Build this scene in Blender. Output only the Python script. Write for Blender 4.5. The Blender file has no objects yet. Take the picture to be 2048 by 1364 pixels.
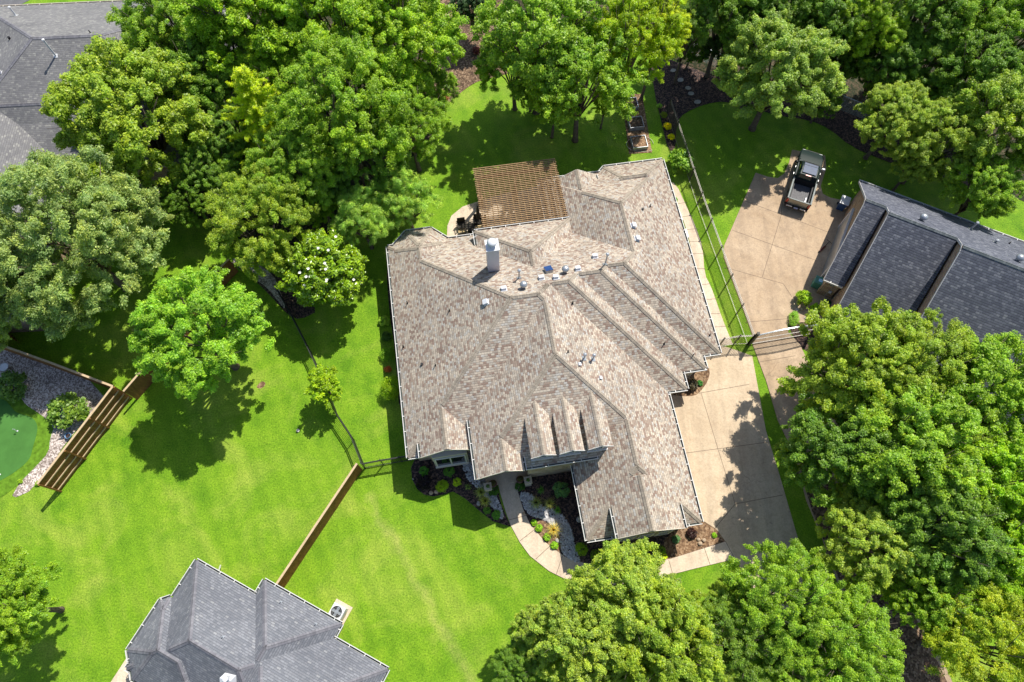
import bpy, bmesh, math, random
import numpy as np
from mathutils import Vector, Matrix
R = math.radians
scn = bpy.context.scene
COL = scn.collection
# ------------------------------------------------------------------ camera, sky, sun, exposure
CAM_H, TILT, FPX = 46.0, R(23.0), 1350.0
cd = bpy.data.cameras.new('camera'); cam = bpy.data.objects.new('camera', cd); COL.objects.link(cam)
cam.location = (0, 0, CAM_H); cam.rotation_euler = (TILT, 0, 0)
cd.sensor_width = 36; cd.lens = FPX/2048*36; cd.clip_start = .5; cd.clip_end = 2000
scn.camera = cam
SUN = Vector((.388, .557, 1.0)).normalized()
w = bpy.data.worlds.new('World'); scn.world = w; w.use_nodes = True
nt = w.node_tree; bg = nt.nodes['Background']
sky = nt.nodes.new('ShaderNodeTexSky'); sky.sky_type = 'NISHITA'; sky.sun_disc = False
sky.dust_density = 1.0; sky.ozone_density = 1.0; sky.sun_elevation = math.asin(SUN.z); sky.sun_rotation = math.atan2(SUN.x, SUN.y)
nt.links.new(sky.outputs[0], bg.inputs[0]); bg.inputs[1].default_value = .12
sl = bpy.data.lights.new('sun', 'SUN'); sl.energy = 5.0; sl.angle = R(.5); sl.color = (1, .95, .86)
so = bpy.data.objects.new('sun', sl); COL.objects.link(so); so.rotation_euler = SUN.to_track_quat('Z', 'Y').to_euler()
so.location = (20, 28, 60)
scn.view_settings.view_transform = 'Standard'; scn.view_settings.look = 'None'
scn.view_settings.exposure = .42; scn.view_settings.gamma = 1
scn.render.resolution_x = 1024; scn.render.resolution_y = 682

def P(u, v, z=0.0):
    """photo pixel (2048 wide) on the horizontal plane z -> world point"""
    x = (u-1024)/FPX; y = -(v-682)/FPX; c, s = math.cos(TILT), math.sin(TILT)
    d = (x, y*c+s, y*s-c); t = (z-CAM_H)/d[2]
    return Vector((d[0]*t, d[1]*t, z))

# ------------------------------------------------------------------ bookkeeping
def tag(o, label=None, cat=None, group=None, kind=None):
    if label: o['label'] = label
    if cat: o['category'] = cat
    if group: o['group'] = group
    if kind: o['kind'] = kind
    return o
def thing(name, label, cat, loc=(0, 0, 0), rz=0, group=None):
    o = bpy.data.objects.new(name, None); COL.objects.link(o); o.empty_display_size = .3
    o.location = loc; o.rotation_euler = (0, 0, rz)
    return tag(o, label, cat, group)
class MB:
    def __init__(s): s.v = []; s.f = []; s.m = []; s.uv = {}
    def face(s, pts, m=0, uv=None):
        i = len(s.v); s.v += [tuple(p) for p in pts]; s.f.append(tuple(range(i, i+len(pts)))); s.m.append(m)
        if uv: s.uv[len(s.f)-1] = uv
    def box(s, c, d, rz=0, m=0, M=None):
        hx, hy, hz = d[0]/2, d[1]/2, d[2]/2; ca, sa = math.cos(rz), math.sin(rz)
        q = []
        for sx, sy, sz in ((-1,-1,-1),(1,-1,-1),(1,1,-1),(-1,1,-1),(-1,-1,1),(1,-1,1),(1,1,1),(-1,1,1)):
            x, y, z = sx*hx, sy*hy, sz*hz
            p = Vector((c[0]+x*ca-y*sa, c[1]+x*sa+y*ca, c[2]+z))
            q.append(M @ p if M else p)
        i = len(s.v); s.v += [tuple(p) for p in q]
        for f in ((0,3,2,1),(4,5,6,7),(0,1,5,4),(1,2,6,5),(2,3,7,6),(3,0,4,7)):
            s.f.append(tuple(i+k for k in f)); s.m.append(m)
    def beam(s, a, b, wd, ht, m=0):
        """box from a to b, width wd (horizontal), height ht"""
        a = Vector(a); b = Vector(b); d = b-a; L = d.length
        if L < 1e-6: return
        d.normalize(); up = Vector((0, 0, 1)) if abs(d.z) < .95 else Vector((0, 1, 0))
        sd = d.cross(up).normalized(); u2 = sd.cross(d).normalized()
        q = []
        for p in (a, b):
            for x, y in ((-1,-1),(1,-1),(1,1),(-1,1)): q.append(p+sd*(x*wd/2)+u2*(y*ht/2))
        i = len(s.v); s.v += [tuple(p) for p in q]
        for f in ((3,2,1,0),(4,5,6,7),(0,1,5,4),(1,2,6,5),(2,3,7,6),(3,0,4,7)):
            s.f.append(tuple(i+k for k in f)); s.m.append(m)
    def tube(s, pts, rad, n=8, m=0, cap=True):
        pts = [Vector(p) for p in pts]
        if not hasattr(rad, '__len__'): rad = [rad]*len(pts)
        rings = []
        for k, p in enumerate(pts):
            d = (pts[min(k+1, len(pts)-1)]-pts[max(k-1, 0)]).normalized()
            a = d.cross(Vector((0, 0, 1)) if abs(d.z) < .9 else Vector((1, 0, 0))).normalized(); b = d.cross(a)
            i = len(s.v)
            for j in range(n):
                t = 2*math.pi*j/n; s.v.append(tuple(p+a*(rad[k]*math.cos(t))+b*(rad[k]*math.sin(t))))
            rings.append(i)
        for k in range(len(rings)-1):
            for j in range(n):
                j2 = (j+1) % n
                s.f.append((rings[k]+j, rings[k]+j2, rings[k+1]+j2, rings[k+1]+j)); s.m.append(m)
        if cap:
            s.f.append(tuple(rings[0]+j for j in range(n))[::-1]); s.m.append(m)
            s.f.append(tuple(rings[-1]+j for j in range(n))); s.m.append(m)
    def lathe(s, c, prof, n=16, m=0):
        """prof: list of (r, z) from bottom to top"""
        i0 = len(s.v)
        for r, z in prof:
            for j in range(n):
                t = 2*math.pi*j/n; s.v.append((c[0]+r*math.cos(t), c[1]+r*math.sin(t), c[2]+z))
        for k in range(len(prof)-1):
            for j in range(n):
                j2 = (j+1) % n
                s.f.append((i0+k*n+j, i0+k*n+j2, i0+(k+1)*n+j2, i0+(k+1)*n+j)); s.m.append(m)
        s.f.append(tuple(i0+j for j in range(n))[::-1]); s.m.append(m)
        s.f.append(tuple(i0+(len(prof)-1)*n+j for j in range(n))); s.m.append(m)
    def slab(s, poly, z0, z1, m=0):
        i = len(s.v); n = len(poly)
        s.v += [(p[0], p[1], z0) for p in poly]+[(p[0], p[1], z1) for p in poly]
        s.f.append(tuple(i+n+k for k in range(n))); s.m.append(m)
        s.f.append(tuple(i+k for k in range(n))[::-1]); s.m.append(m)
        for k in range(n):
            k2 = (k+1) % n; s.f.append((i+k, i+k2, i+n+k2, i+n+k)); s.m.append(m)
    def mesh(s, name, mats):
        me = bpy.data.meshes.new(name); me.from_pydata(s.v, [], s.f)
        for m in (mats if isinstance(mats, (list, tuple)) else [mats]): me.materials.append(m)
        me.polygons.foreach_set('material_index', s.m)
        if s.uv:
            l = me.uv_layers.new(name='UVMap').data
            for k, uv in s.uv.items():
                for li, t in zip(me.polygons[k].loop_indices, uv): l[li].uv = t
        me.update(); return me
    def build(s, name, mats, parent=None, smooth=False, bevel=0):
        me = s.mesh(name, mats)
        if smooth: me.polygons.foreach_set('use_smooth', [True]*len(me.polygons))
        o = bpy.data.objects.new(name, me); COL.objects.link(o)
        if parent: o.parent = parent
        if bevel:
            b = o.modifiers.new('bevel', 'BEVEL'); b.width = bevel; b.segments = 2; b.limit_method = 'ANGLE'
        return o
def merge_fix(o):
    bm = bmesh.new(); bm.from_mesh(o.data); bmesh.ops.remove_doubles(bm, verts=bm.verts, dist=1e-4)
    bmesh.ops.recalc_face_normals(bm, faces=bm.faces); bm.to_mesh(o.data); bm.free(); return o
def copy_tree(o, parent=None):
    c = o.copy(); COL.objects.link(c); c.parent = parent
    for ch in [x for x in COL.objects if x.parent == o]: copy_tree(ch, c)
    return c

# ------------------------------------------------------------------ materials
def new_mat(name, rough=.8, spec=.3):
    m = bpy.data.materials.new(name); m.use_nodes = True; b = m.node_tree.nodes['Principled BSDF']
    b.inputs['Roughness'].default_value = rough; b.inputs['Specular IOR Level'].default_value = spec
    return m, m.node_tree, b
def ramp(nt, fac, stops, const=False):
    r = nt.nodes.new('ShaderNodeValToRGB'); r.color_ramp.interpolation = 'CONSTANT' if const else 'LINEAR'
    e = r.color_ramp.elements
    while len(e) < len(stops): e.new(.5)
    for k, (p, c) in enumerate(stops): e[k].position = p; e[k].color = (*c, 1)
    nt.links.new(fac, r.inputs[0]); return r.outputs[0]
def noise(nt, scale, detail=4, vec=None, rough=.6, dist=0):
    n = nt.nodes.new('ShaderNodeTexNoise'); n.inputs['Scale'].default_value = scale; n.inputs['Detail'].default_value = detail
    n.inputs['Roughness'].default_value = rough; n.inputs['Distortion'].default_value = dist
    if vec is None: vec = coord(nt)
    nt.links.new(vec, n.inputs['Vector']); return n.outputs['Fac']
def coord(nt, kind='Object'):
    if kind == 'Pos': g = nt.nodes.new('ShaderNodeNewGeometry'); return g.outputs['Position']
    t = nt.nodes.new('ShaderNodeTexCoord'); return t.outputs[kind]
def mixc(nt, f, a, b, mode='MIX'):
    m = nt.nodes.new('ShaderNodeMix'); m.data_type = 'RGBA'; m.blend_type = mode
    for s, x in ((0, f), (6, a), (7, b)):
        if hasattr(x, 'is_output'): nt.links.new(x, m.inputs[s])
        else: m.inputs[s].default_value = x if s == 0 else (*x, 1)
    return m.outputs[2]
def math_(nt, op, a, b=0, c=0):
    m = nt.nodes.new('ShaderNodeMath'); m.operation = op
    for k, x in enumerate((a, b, c)):
        if hasattr(x, 'is_output'): nt.links.new(x, m.inputs[k])
        else: m.inputs[k].default_value = x
    return m.outputs[0]
def bump(nt, b, h, dist=.02, st=.6):
    n = nt.nodes.new('ShaderNodeBump'); n.inputs['Strength'].default_value = st; n.inputs['Distance'].default_value = dist
    nt.links.new(h, n.inputs['Height']); nt.links.new(n.outputs[0], b.inputs['Normal'])
def flat(name, col, rough=.7, spec=.3, metal=0, var=.25, sc=6, bmp=0):
    m, nt, b = new_mat(name, rough, spec); b.inputs['Metallic'].default_value = metal
    n = noise(nt, sc, 5); lo = tuple(c*(1-var) for c in col); hi = tuple(min(1, c*(1+var)) for c in col)
    nt.links.new(ramp(nt, n, [(.3, lo), (.7, hi)]), b.inputs['Base Color'])
    if bmp: bump(nt, b, noise(nt, sc*8, 3), bmp)
    return m

def grass_mat():
    m, nt, b = new_mat('lawn_grass', .75, .15); p = coord(nt, 'Pos')
    n1 = noise(nt, .09, 4, p); n2 = noise(nt, .7, 5, p, .65); n3 = noise(nt, 9, 5, p, .85); n4 = noise(nt, .22, 5, p, .6, .8)
    a = ramp(nt, n2, [(.3, (.075, .19, .006)), (.5, (.132, .265, .01)), (.72, (.21, .335, .022))])
    a2 = mixc(nt, ramp(nt, n1, [(.35, (0, 0, 0)), (.65, (1, 1, 1))]), a, (.15, .285, .012), 'MIX')
    a3 = mixc(nt, ramp(nt, n4, [(.48, (0, 0, 0)), (.72, (.75, .75, .75))]), a2, (.275, .35, .05))
    sp = nt.nodes.new('ShaderNodeSeparateXYZ'); nt.links.new(p, sp.inputs[0])
    # worn track across the front lawn and faint mowing stripes
    A0, A1 = P(735, 985), P(925, 1330); dv = (A1-A0); dl = dv.length; dv.normalize()
    wob = math_(nt, 'MULTIPLY', math_(nt, 'SUBTRACT', noise(nt, .5, 3, p), .5), 1.6)
    dist = math_(nt, 'ABSOLUTE', math_(nt, 'ADD', wob, math_(nt, 'ADD', math_(nt, 'MULTIPLY', sp.outputs[0], -dv.y), math_(nt, 'ADD', math_(nt, 'MULTIPLY', sp.outputs[1], dv.x), A0.x*dv.y-A0.y*dv.x))))
    al = math_(nt, 'ADD', math_(nt, 'MULTIPLY', sp.outputs[0], dv.x), math_(nt, 'ADD', math_(nt, 'MULTIPLY', sp.outputs[1], dv.y), -(A0.x*dv.x+A0.y*dv.y)))
    msk = math_(nt, 'MULTIPLY', math_(nt, 'MULTIPLY', math_(nt, 'GREATER_THAN', al, 0), math_(nt, 'LESS_THAN', al, dl+4)), ramp(nt, dist, [(.0, (.42, .42, .42)), (.5, (0, 0, 0))]))
    msk = math_(nt, 'MULTIPLY', msk, ramp(nt, noise(nt, 1.1, 5, p, .7), [(.3, (.2, .2, .2)), (.6, (1, 1, 1))]))
    a3 = mixc(nt, msk, a3, (.4, .38, .12))
    st = math_(nt, 'SINE', math_(nt, 'MULTIPLY', math_(nt, 'ADD', math_(nt, 'MULTIPLY', sp.outputs[0], .9), math_(nt, 'ADD', math_(nt, 'MULTIPLY', sp.outputs[1], .42), math_(nt, 'MULTIPLY', wob, .2))), 5.5))
    a3 = mixc(nt, 1.0, a3, ramp(nt, math_(nt, 'MULTIPLY_ADD', st, .5, .5), [(0, (.93, .95, .93)), (1, (1.06, 1.05, 1.06))]), 'MULTIPLY')
    n5 = noise(nt, .45, 5, p, .7, .5)
    a3 = mixc(nt, 1.0, a3, ramp(nt, n5, [(.3, (.72, .82, .75)), (.5, (1, 1, 1)), (.72, (1.16, 1.08, 1.2))]), 'MULTIPLY')
    f = ramp(nt, n3, [(.3, (.3, .36, .3)), (.5, (.98, .98, .95)), (.68, (1.65, 1.5, 1.6))])
    c = mixc(nt, 1.0, a3, f, 'MULTIPLY')
    nt.links.new(c, b.inputs['Base Color']); bump(nt, b, n3, .06, .8)
    return m
def speck_mat(name, cols, sc=14, rough=.85, big=.5, bmp=.03, spec=.2):
    m, nt, b = new_mat(name, rough, spec); p = coord(nt, 'Pos')
    v = nt.nodes.new('ShaderNodeTexVoronoi'); v.inputs['Scale'].default_value = sc; nt.links.new(p, v.inputs['Vector'])
    g = nt.nodes.new('ShaderNodeSeparateColor'); nt.links.new(v.outputs['Color'], g.inputs[0])
    n = len(cols); c = ramp(nt, g.outputs[0], [(i/n, x) for i, x in enumerate(cols)], True)
    nz = noise(nt, big, 4, p)
    c = mixc(nt, 1.0, c, ramp(nt, nz, [(.3, (.7, .7, .7)), (.7, (1.25, 1.25, 1.25))]), 'MULTIPLY')
    nt.links.new(c, b.inputs['Base Color']); bump(nt, b, v.outputs['Distance'], bmp, .8); return m
def concrete_mat(name, a, bcol, stain=(.3, .25, .2)):
    m, nt, b = new_mat(name, .85, .25); p = coord(nt, 'Pos')
    n1 = noise(nt, .35, 6, p, .62, .6); n2 = noise(nt, 9, 6, p, .8); n3 = noise(nt, 1.7, 5, p, .7)
    c = ramp(nt, n1, [(.3, a), (.7, bcol)])
    c = mixc(nt, ramp(nt, n3, [(.5, (0, 0, 0)), (.75, (.65, .65, .65))]), c, stain)
    c = mixc(nt, 1.0, c, ramp(nt, n2, [(.3, (.74, .74, .74)), (.7, (1.16, 1.16, 1.16))]), 'MULTIPLY')
    mp = nt.nodes.new('ShaderNodeMapping'); nt.links.new(p, mp.inputs[0]); mp.inputs[2].default_value = (0, 0, R(-13)); mp.inputs[3].default_value = (1.3, .09, 1)
    c = mixc(nt, 1.0, c, ramp(nt, noise(nt, 1.2, 4, mp.outputs[0], .6), [(.35, (.86, .86, .87)), (.55, (1, 1, 1)), (.75, (1.06, 1.06, 1.05))]), 'MULTIPLY')
    dn = nt.nodes.new('ShaderNodeVectorMath'); dn.operation = 'MULTIPLY_ADD'; nz = nt.nodes.new('ShaderNodeTexNoise'); nz.inputs['Scale'].default_value = .9; nt.links.new(p, nz.inputs['Vector'])
    nt.links.new(nz.outputs['Color'], dn.inputs[0]); dn.inputs[1].default_value = (1.6, 1.6, 0); nt.links.new(p, dn.inputs[2])
    v = nt.nodes.new('ShaderNodeTexVoronoi'); v.feature = 'DISTANCE_TO_EDGE'; v.inputs['Scale'].default_value = .16; nt.links.new(dn.outputs[0], v.inputs['Vector'])
    ck = math_(nt, 'MULTIPLY', ramp(nt, v.outputs['Distance'], [(0, (1, 1, 1)), (.0035, (0, 0, 0))]), ramp(nt, noise(nt, .3, 2, p), [(.5, (0, 0, 0)), (.6, (.5, .5, .5))]))
    c = mixc(nt, ck, c, (.14, .1, .07))
    spt = ramp(nt, noise(nt, 2.6, 2, p, .5), [(.7, (0, 0, 0)), (.76, (.45, .45, .45))]); c = mixc(nt, spt, c, (.16, .13, .11))
    nt.links.new(c, b.inputs['Base Color']); bump(nt, b, n2, .01, .5); return m
def shingle_mat(name, cols, w_=.34, h_=.165, course_shade=.45, seed=0.0):
    m, nt, b = new_mat(name, .9, .15); uv = coord(nt, 'UV')
    def brick(ww, hh, off):
        mp = nt.nodes.new('ShaderNodeMapping'); nt.links.new(uv, mp.inputs[0]); mp.inputs[1].default_value = (off+seed, 0, 0)
        t = nt.nodes.new('ShaderNodeTexBrick'); nt.links.new(mp.outputs[0], t.inputs['Vector'])
        t.inputs['Color1'].default_value = (0, 0, 0, 1); t.inputs['Color2'].default_value = (1, 1, 1, 1); t.inputs['Mortar'].default_value = (.5, .5, .5, 1)
        t.inputs['Scale'].default_value = 1; t.inputs['Mortar Size'].default_value = .01; t.inputs['Mortar Smooth'].default_value = .6
        t.inputs['Brick Width'].default_value = ww; t.inputs['Row Height'].default_value = hh
        t.offset = .37; t.offset_frequency = 2; t.squash = .8; t.squash_frequency = 3
        return t
    t = brick(w_, h_, 0); c = ramp(nt, t.outputs['Color'], cols, True)
    sx = nt.nodes.new('ShaderNodeSeparateXYZ'); nt.links.new(uv, sx.inputs[0])
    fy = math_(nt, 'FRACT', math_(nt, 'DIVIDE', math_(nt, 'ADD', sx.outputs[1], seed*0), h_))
    line = ramp(nt, fy, [(0, (course_shade, course_shade, course_shade)), (.1, (course_shade*1.15, course_shade*1.15, course_shade*1.15)), (.2, (1, 1, 1)), (1, (1.04, 1.04, 1.04))])  # shadow under each shingle course, painted into the colour as a dark band
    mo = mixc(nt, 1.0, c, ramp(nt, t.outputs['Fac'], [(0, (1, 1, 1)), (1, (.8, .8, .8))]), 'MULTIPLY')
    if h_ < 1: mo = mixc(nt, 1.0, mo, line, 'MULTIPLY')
    n = noise(nt, .35, 5, coord(nt, 'Pos'), .6, .5)
    c2 = mixc(nt, 1.0, mo, ramp(nt, n, [(.3, (.84, .83, .82)), (.7, (1.13, 1.11, 1.07))]), 'MULTIPLY')
    n2 = noise(nt, 22, 4, coord(nt, 'Pos'), .7)
    c2 = mixc(nt, 1.0, c2, ramp(nt, n2, [(.3, (.8, .8, .8)), (.7, (1.16, 1.16, 1.16))]), 'MULTIPLY')
    nt.links.new(c2, b.inputs['Base Color']); bump(nt, b, math_(nt, 'SUBTRACT', t.outputs['Color'], t.outputs['Fac']), .015, .7)
    return m
def brick_mat(name, cols, mort=(.45, .42, .37), w_=.3, h_=.1):
    m, nt, b = new_mat(name, .9, .15); g = coord(nt, 'UV')
    t = nt.nodes.new('ShaderNodeTexBrick'); nt.links.new(g, t.inputs['Vector'])
    t.inputs['Color1'].default_value = (0, 0, 0, 1); t.inputs['Color2'].default_value = (1, 1, 1, 1)
    t.inputs['Scale'].default_value = 1; t.inputs['Mortar Size'].default_value = .012; t.inputs['Brick Width'].default_value = w_; t.inputs['Row Height'].default_value = h_
    c = ramp(nt, t.outputs['Color'], cols, True); c = mixc(nt, t.outputs['Fac'], c, mort)
    nt.links.new(c, b.inputs['Base Color']); bump(nt, b, t.outputs['Fac'], -.01, .6); return m
def leaf_mat(name, rough=.45, trans=.42, spec=.4):
    m = bpy.data.materials.new(name); m.use_nodes = True; nt = m.node_tree; b = nt.nodes['Principled BSDF']
    b.inputs['Roughness'].default_value = rough; b.inputs['Specular IOR Level'].default_value = spec
    oi = nt.nodes.new('ShaderNodeObjectInfo'); oi.name = 'oi'; at = nt.nodes.new('ShaderNodeAttribute'); at.attribute_name = 'tint'
    sc = nt.nodes.new('ShaderNodeSeparateColor'); nt.links.new(at.outputs['Color'], sc.inputs[0])
    br = ramp(nt, sc.outputs[0], [(0, (.5, .56, .6)), (.45, (.95, 1.0, 1.0)), (1, (1.8, 1.65, 1.4))])
    c = mixc(nt, 1.0, mixc(nt, 1.0, oi.outputs['Color'], (1.34, 1.28, .95), 'MULTIPLY'), br, 'MULTIPLY')
    hue = ramp(nt, sc.outputs[1], [(0, (.85, 1.0, 1.15)), (.5, (1, 1, 1)), (1, (1.22, 1.06, .75))])
    c = mixc(nt, 1.0, c, hue, 'MULTIPLY')
    nt.links.new(c, b.inputs['Base Color'])
    tr = nt.nodes.new('ShaderNodeBsdfTranslucent'); nt.links.new(mixc(nt, 1.0, c, (1.3, 1.35, .45), 'MULTIPLY'), tr.inputs[0])
    mx = nt.nodes.new('ShaderNodeMixShader'); mx.inputs[0].default_value = trans
    nt.links.new(b.outputs[0], mx.inputs[1]); nt.links.new(tr.outputs[0], mx.inputs[2])
    nt.links.new(mx.outputs[0], nt.nodes['Material Output'].inputs[0]); return m

M = {}
M['grass'] = grass_mat()
M['turf'] = flat('putting_turf', (.06, .165, .035), .9, .1, var=.15, sc=.8)
M['turf_edge'] = flat('turf_fringe', (.1, .2, .015), .9, .1, var=.4, sc=3)
M['mulch'] = speck_mat('dark_mulch', [(.022, .016, .017), (.052, .035, .031), (.1, .064, .05), (.035, .025, .025), (.16, .1, .075)], 11)
M['soil'] = speck_mat('brown_soil', [(.17, .1, .055), (.24, .15, .085), (.12, .07, .04), (.3, .2, .12)], 9)
M['litter'] = speck_mat('leaf_litter', [(.1, .062, .038), (.17, .11, .068), (.07, .045, .028), (.26, .18, .115), (.13, .08, .05)], 9)
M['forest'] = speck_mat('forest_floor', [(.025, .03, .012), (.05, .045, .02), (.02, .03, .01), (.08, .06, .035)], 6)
M['gravel'] = speck_mat('pink_gravel', [(.36, .3, .26), (.5, .43, .39), (.25, .2, .17), (.6, .53, .48), (.2, .16, .14)], 12)
M['drive'] = concrete_mat('driveway_concrete', (.48, .37, .25), (.59, .475, .335), (.4, .3, .2))
M['drive2'] = concrete_mat('aggregate_concrete', (.37, .265, .17), (.5, .38, .26), (.25, .19, .135))
M['walk'] = concrete_mat('walk_concrete', (.55, .44, .32), (.66, .55, .42), (.44, .35, .26))
M['joint'] = flat('joint', (.13, .09, .06))
M['stain_edge'] = flat('edge_curb', (.45, .36, .26))
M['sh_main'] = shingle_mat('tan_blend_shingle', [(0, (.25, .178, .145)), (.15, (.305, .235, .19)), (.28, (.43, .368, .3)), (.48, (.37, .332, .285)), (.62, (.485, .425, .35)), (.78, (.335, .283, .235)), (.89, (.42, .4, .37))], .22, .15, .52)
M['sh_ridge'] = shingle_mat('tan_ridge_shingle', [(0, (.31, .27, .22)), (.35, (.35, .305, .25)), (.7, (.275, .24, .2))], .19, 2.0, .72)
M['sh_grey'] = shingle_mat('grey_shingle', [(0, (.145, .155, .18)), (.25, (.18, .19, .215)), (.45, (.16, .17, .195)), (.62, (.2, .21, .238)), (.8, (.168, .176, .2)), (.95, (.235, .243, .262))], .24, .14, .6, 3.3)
M['sh_dark'] = shingle_mat('dark_grey_shingle', [(0, (.088, .096, .125)), (.3, (.13, .14, .175)), (.6, (.105, .114, .145)), (.88, (.18, .19, .225))], .24, .16, .3, 7.7)
M['sh_slate'] = shingle_mat('weathered_grey_shingle', [(0, (.16, .16, .17)), (.3, (.2, .2, .205)), (.6, (.18, .18, .19)), (.88, (.26, .26, .255))], .25, .14, .7, 5.1)
M['ridge_grey'] = shingle_mat('grey_ridge_shingle', [(0, (.17, .17, .195)), (.4, (.2, .2, .225)), (.75, (.15, .15, .172))], .22, 2.0, .6)
M['ridge_dark'] = shingle_mat('dark_ridge_shingle', [(0, (.14, .16, .17)), (.4, (.19, .21, .22)), (.75, (.12, .14, .15))], .22, 2.0, .6)
M['white'] = flat('white_paint', (.6, .59, .565), .5, .4, var=.06)
M['offwhite'] = flat('cream_paint', (.62, .56, .47), .6, .3, var=.08)
M['siding'] = flat('pale_siding', (.55, .53, .52), .6, .3, var=.08)
M['dark_trough'] = flat('gutter_inside', (.045, .06, .055), .6)
M['stone'] = brick_mat('cream_stone_wall', [(0, (.42, .33, .23)), (.3, (.5, .41, .3)), (.6, (.36, .26, .18)), (.85, (.55, .48, .38))], w_=.45, h_=.18)
M['brick'] = brick_mat('tan_brick_wall', [(0, (.3, .17, .09)), (.3, (.38, .24, .13)), (.6, (.25, .13, .08)), (.8, (.45, .31, .18))])
M['glass'] = flat('dark_glass', (.01, .016, .02), .06, .8, var=.1)
M['iron'] = flat('black_iron', (.02, .02, .02), .4, .5)
M['iron_t'] = flat('bronze_iron', (.075, .065, .055), .6, .3)
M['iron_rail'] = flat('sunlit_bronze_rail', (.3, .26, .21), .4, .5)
M['galv'] = flat('galvanised_steel', (.4, .44, .48), .35, .6, .6, var=.1)
M['tin'] = flat('white_enamelled_metal', (.6, .61, .63), .35, .5, var=.05)
M['chim'] = flat('chimney_metal', (.45, .45, .5), .5, .4, var=.05, sc=2)
M['metal'] = flat('grey_vent_metal', (.36, .38, .4), .35, .6, .5)
M['black'] = flat('black_rubber', (.015, .015, .017), .6)
M['wood'] = None
M['solar'] = flat('solar_cell', (.03, .07, .2), .15, .8)
def wood_mat(name, a, b2, sc=1.0):
    m, nt, b = new_mat(name, .75, .2); t = nt.nodes.new('ShaderNodeTexCoord'); mp = nt.nodes.new('ShaderNodeMapping')
    nt.links.new(t.outputs['Object'], mp.inputs[0]); mp.inputs[3].default_value = (2.2*sc, 2.2*sc, .6)
    n = noise(nt, 1.6, 6, mp.outputs[0], .7, 1.2); nt.links.new(ramp(nt, n, [(.3, a), (.7, b2)]), b.inputs['Base Color']); return m
M['wood'] = wood_mat('stained_cedar', (.13, .055, .018), (.3, .145, .045))
M['wood_pale'] = wood_mat('weathered_cap', (.4, .29, .17), (.55, .42, .27))
M['wood_perg'] = wood_mat('pergola_timber', (.22, .13, .065), (.4, .27, .14))
M['bark'] = flat('bark', (.14, .11, .085), .9, .1, var=.4, sc=5, bmp=.03)
M['leaf'] = leaf_mat('foliage')
M['leaf_gloss'] = leaf_mat('glossy_foliage', .3, .2, .6)
M['pebble'] = flat('white_pebble', (.47, .46, .46), .8, .2, var=.55, sc=6)
M['rock'] = flat('pale_rock', (.38, .35, .31), .85, .2, var=.3, sc=3, bmp=.03)
M['rock_tan'] = flat('tan_boulder', (.42, .32, .22), .85, .2, var=.35, sc=3, bmp=.03)
M['petal'] = flat('white_petal', (.85, .83, .76), .6, .2, var=.05)
M['green_box'] = flat('green_box', (.06, .22, .17), .5, .4)
M['blue_bin'] = flat('blue_bin', (.02, .06, .17), .45, .4)
M['cushion'] = flat('dark_wicker', (.035, .03, .022), .7, .3, sc=20)
M['tan_cush'] = flat('tan_cushion', (.5, .38, .2), .8, .1)
M['red'] = flat('dark_red', (.12, .02, .015), .5)
M['terra'] = flat('glazed_pot', (.1, .035, .025), .3, .6)
M['planter'] = flat('stone_planter', (.5, .42, .31), .8, .2)
M['street'] = concrete_mat('grey_asphalt', (.11, .11, .12), (.15, .15, .16), (.08, .08, .08))

# ------------------------------------------------------------------ ground and paving
def px(poly, z=0): return [P(u, v, z) for u, v in poly]
def smooth(poly, it=2):
    for _ in range(it):
        q = []
        for i in range(len(poly)):
            a = poly[i]; b = poly[(i+1) % len(poly)]
            q += [(a[0]*.75+b[0]*.25, a[1]*.75+b[1]*.25), (a[0]*.25+b[0]*.75, a[1]*.25+b[1]*.75)]
        poly = q
    return poly
def area(poly): return sum(poly[i][0]*poly[(i+1) % len(poly)][1]-poly[(i+1) % len(poly)][0]*poly[i][1] for i in range(len(poly)))/2
def ccw(poly): return poly if area(poly) > 0 else poly[::-1]
g = MB(); g.face([(-260, -200, 0), (260, -200, 0), (260, 320, 0), (-260, 320, 0)])
tag(g.build('ground', M['grass']), kind='structure')
def sheet(name, poly, top, mat, sm=0, joints=()):
    if sm: poly = smooth(poly, sm)
    q = ccw([tuple(p)[:2] for p in px(poly)])
    b = MB(); b.slab(q, -.05, top)
    for a, c in joints:
        pa, pc = P(*a), P(*c); d = (pc-pa).normalized(); n = Vector((-d.y, d.x, 0))*.016; zz = Vector((0, 0, top+.004))
        b.face([pa-n+zz, pc-n+zz, pc+n+zz, pa+n+zz], 1)
    o = b.build(name, [mat, M['joint']])
    bm = bmesh.new(); bm.from_mesh(o.data); bmesh.ops.triangulate(bm, faces=[f for f in bm.faces if len(f.verts) > 4]); bmesh.ops.recalc_face_normals(bm, faces=bm.faces); bm.to_mesh(o.data); bm.free()
    return tag(o, kind='structure')
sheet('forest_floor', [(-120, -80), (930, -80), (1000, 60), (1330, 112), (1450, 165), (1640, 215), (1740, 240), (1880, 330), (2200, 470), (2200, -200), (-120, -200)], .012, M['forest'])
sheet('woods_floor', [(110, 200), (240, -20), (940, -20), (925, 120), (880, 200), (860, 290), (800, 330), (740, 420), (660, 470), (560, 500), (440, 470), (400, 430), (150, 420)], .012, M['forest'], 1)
sheet('leaf_litter_ground', [(880, -60), (1010, -60), (1012, 100), (1060, 130), (1010, 150), (960, 160), (930, 178), (905, 200), (880, 222), (850, 215), (845, 160), (880, 60)], .03, M['litter'], 1)
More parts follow.
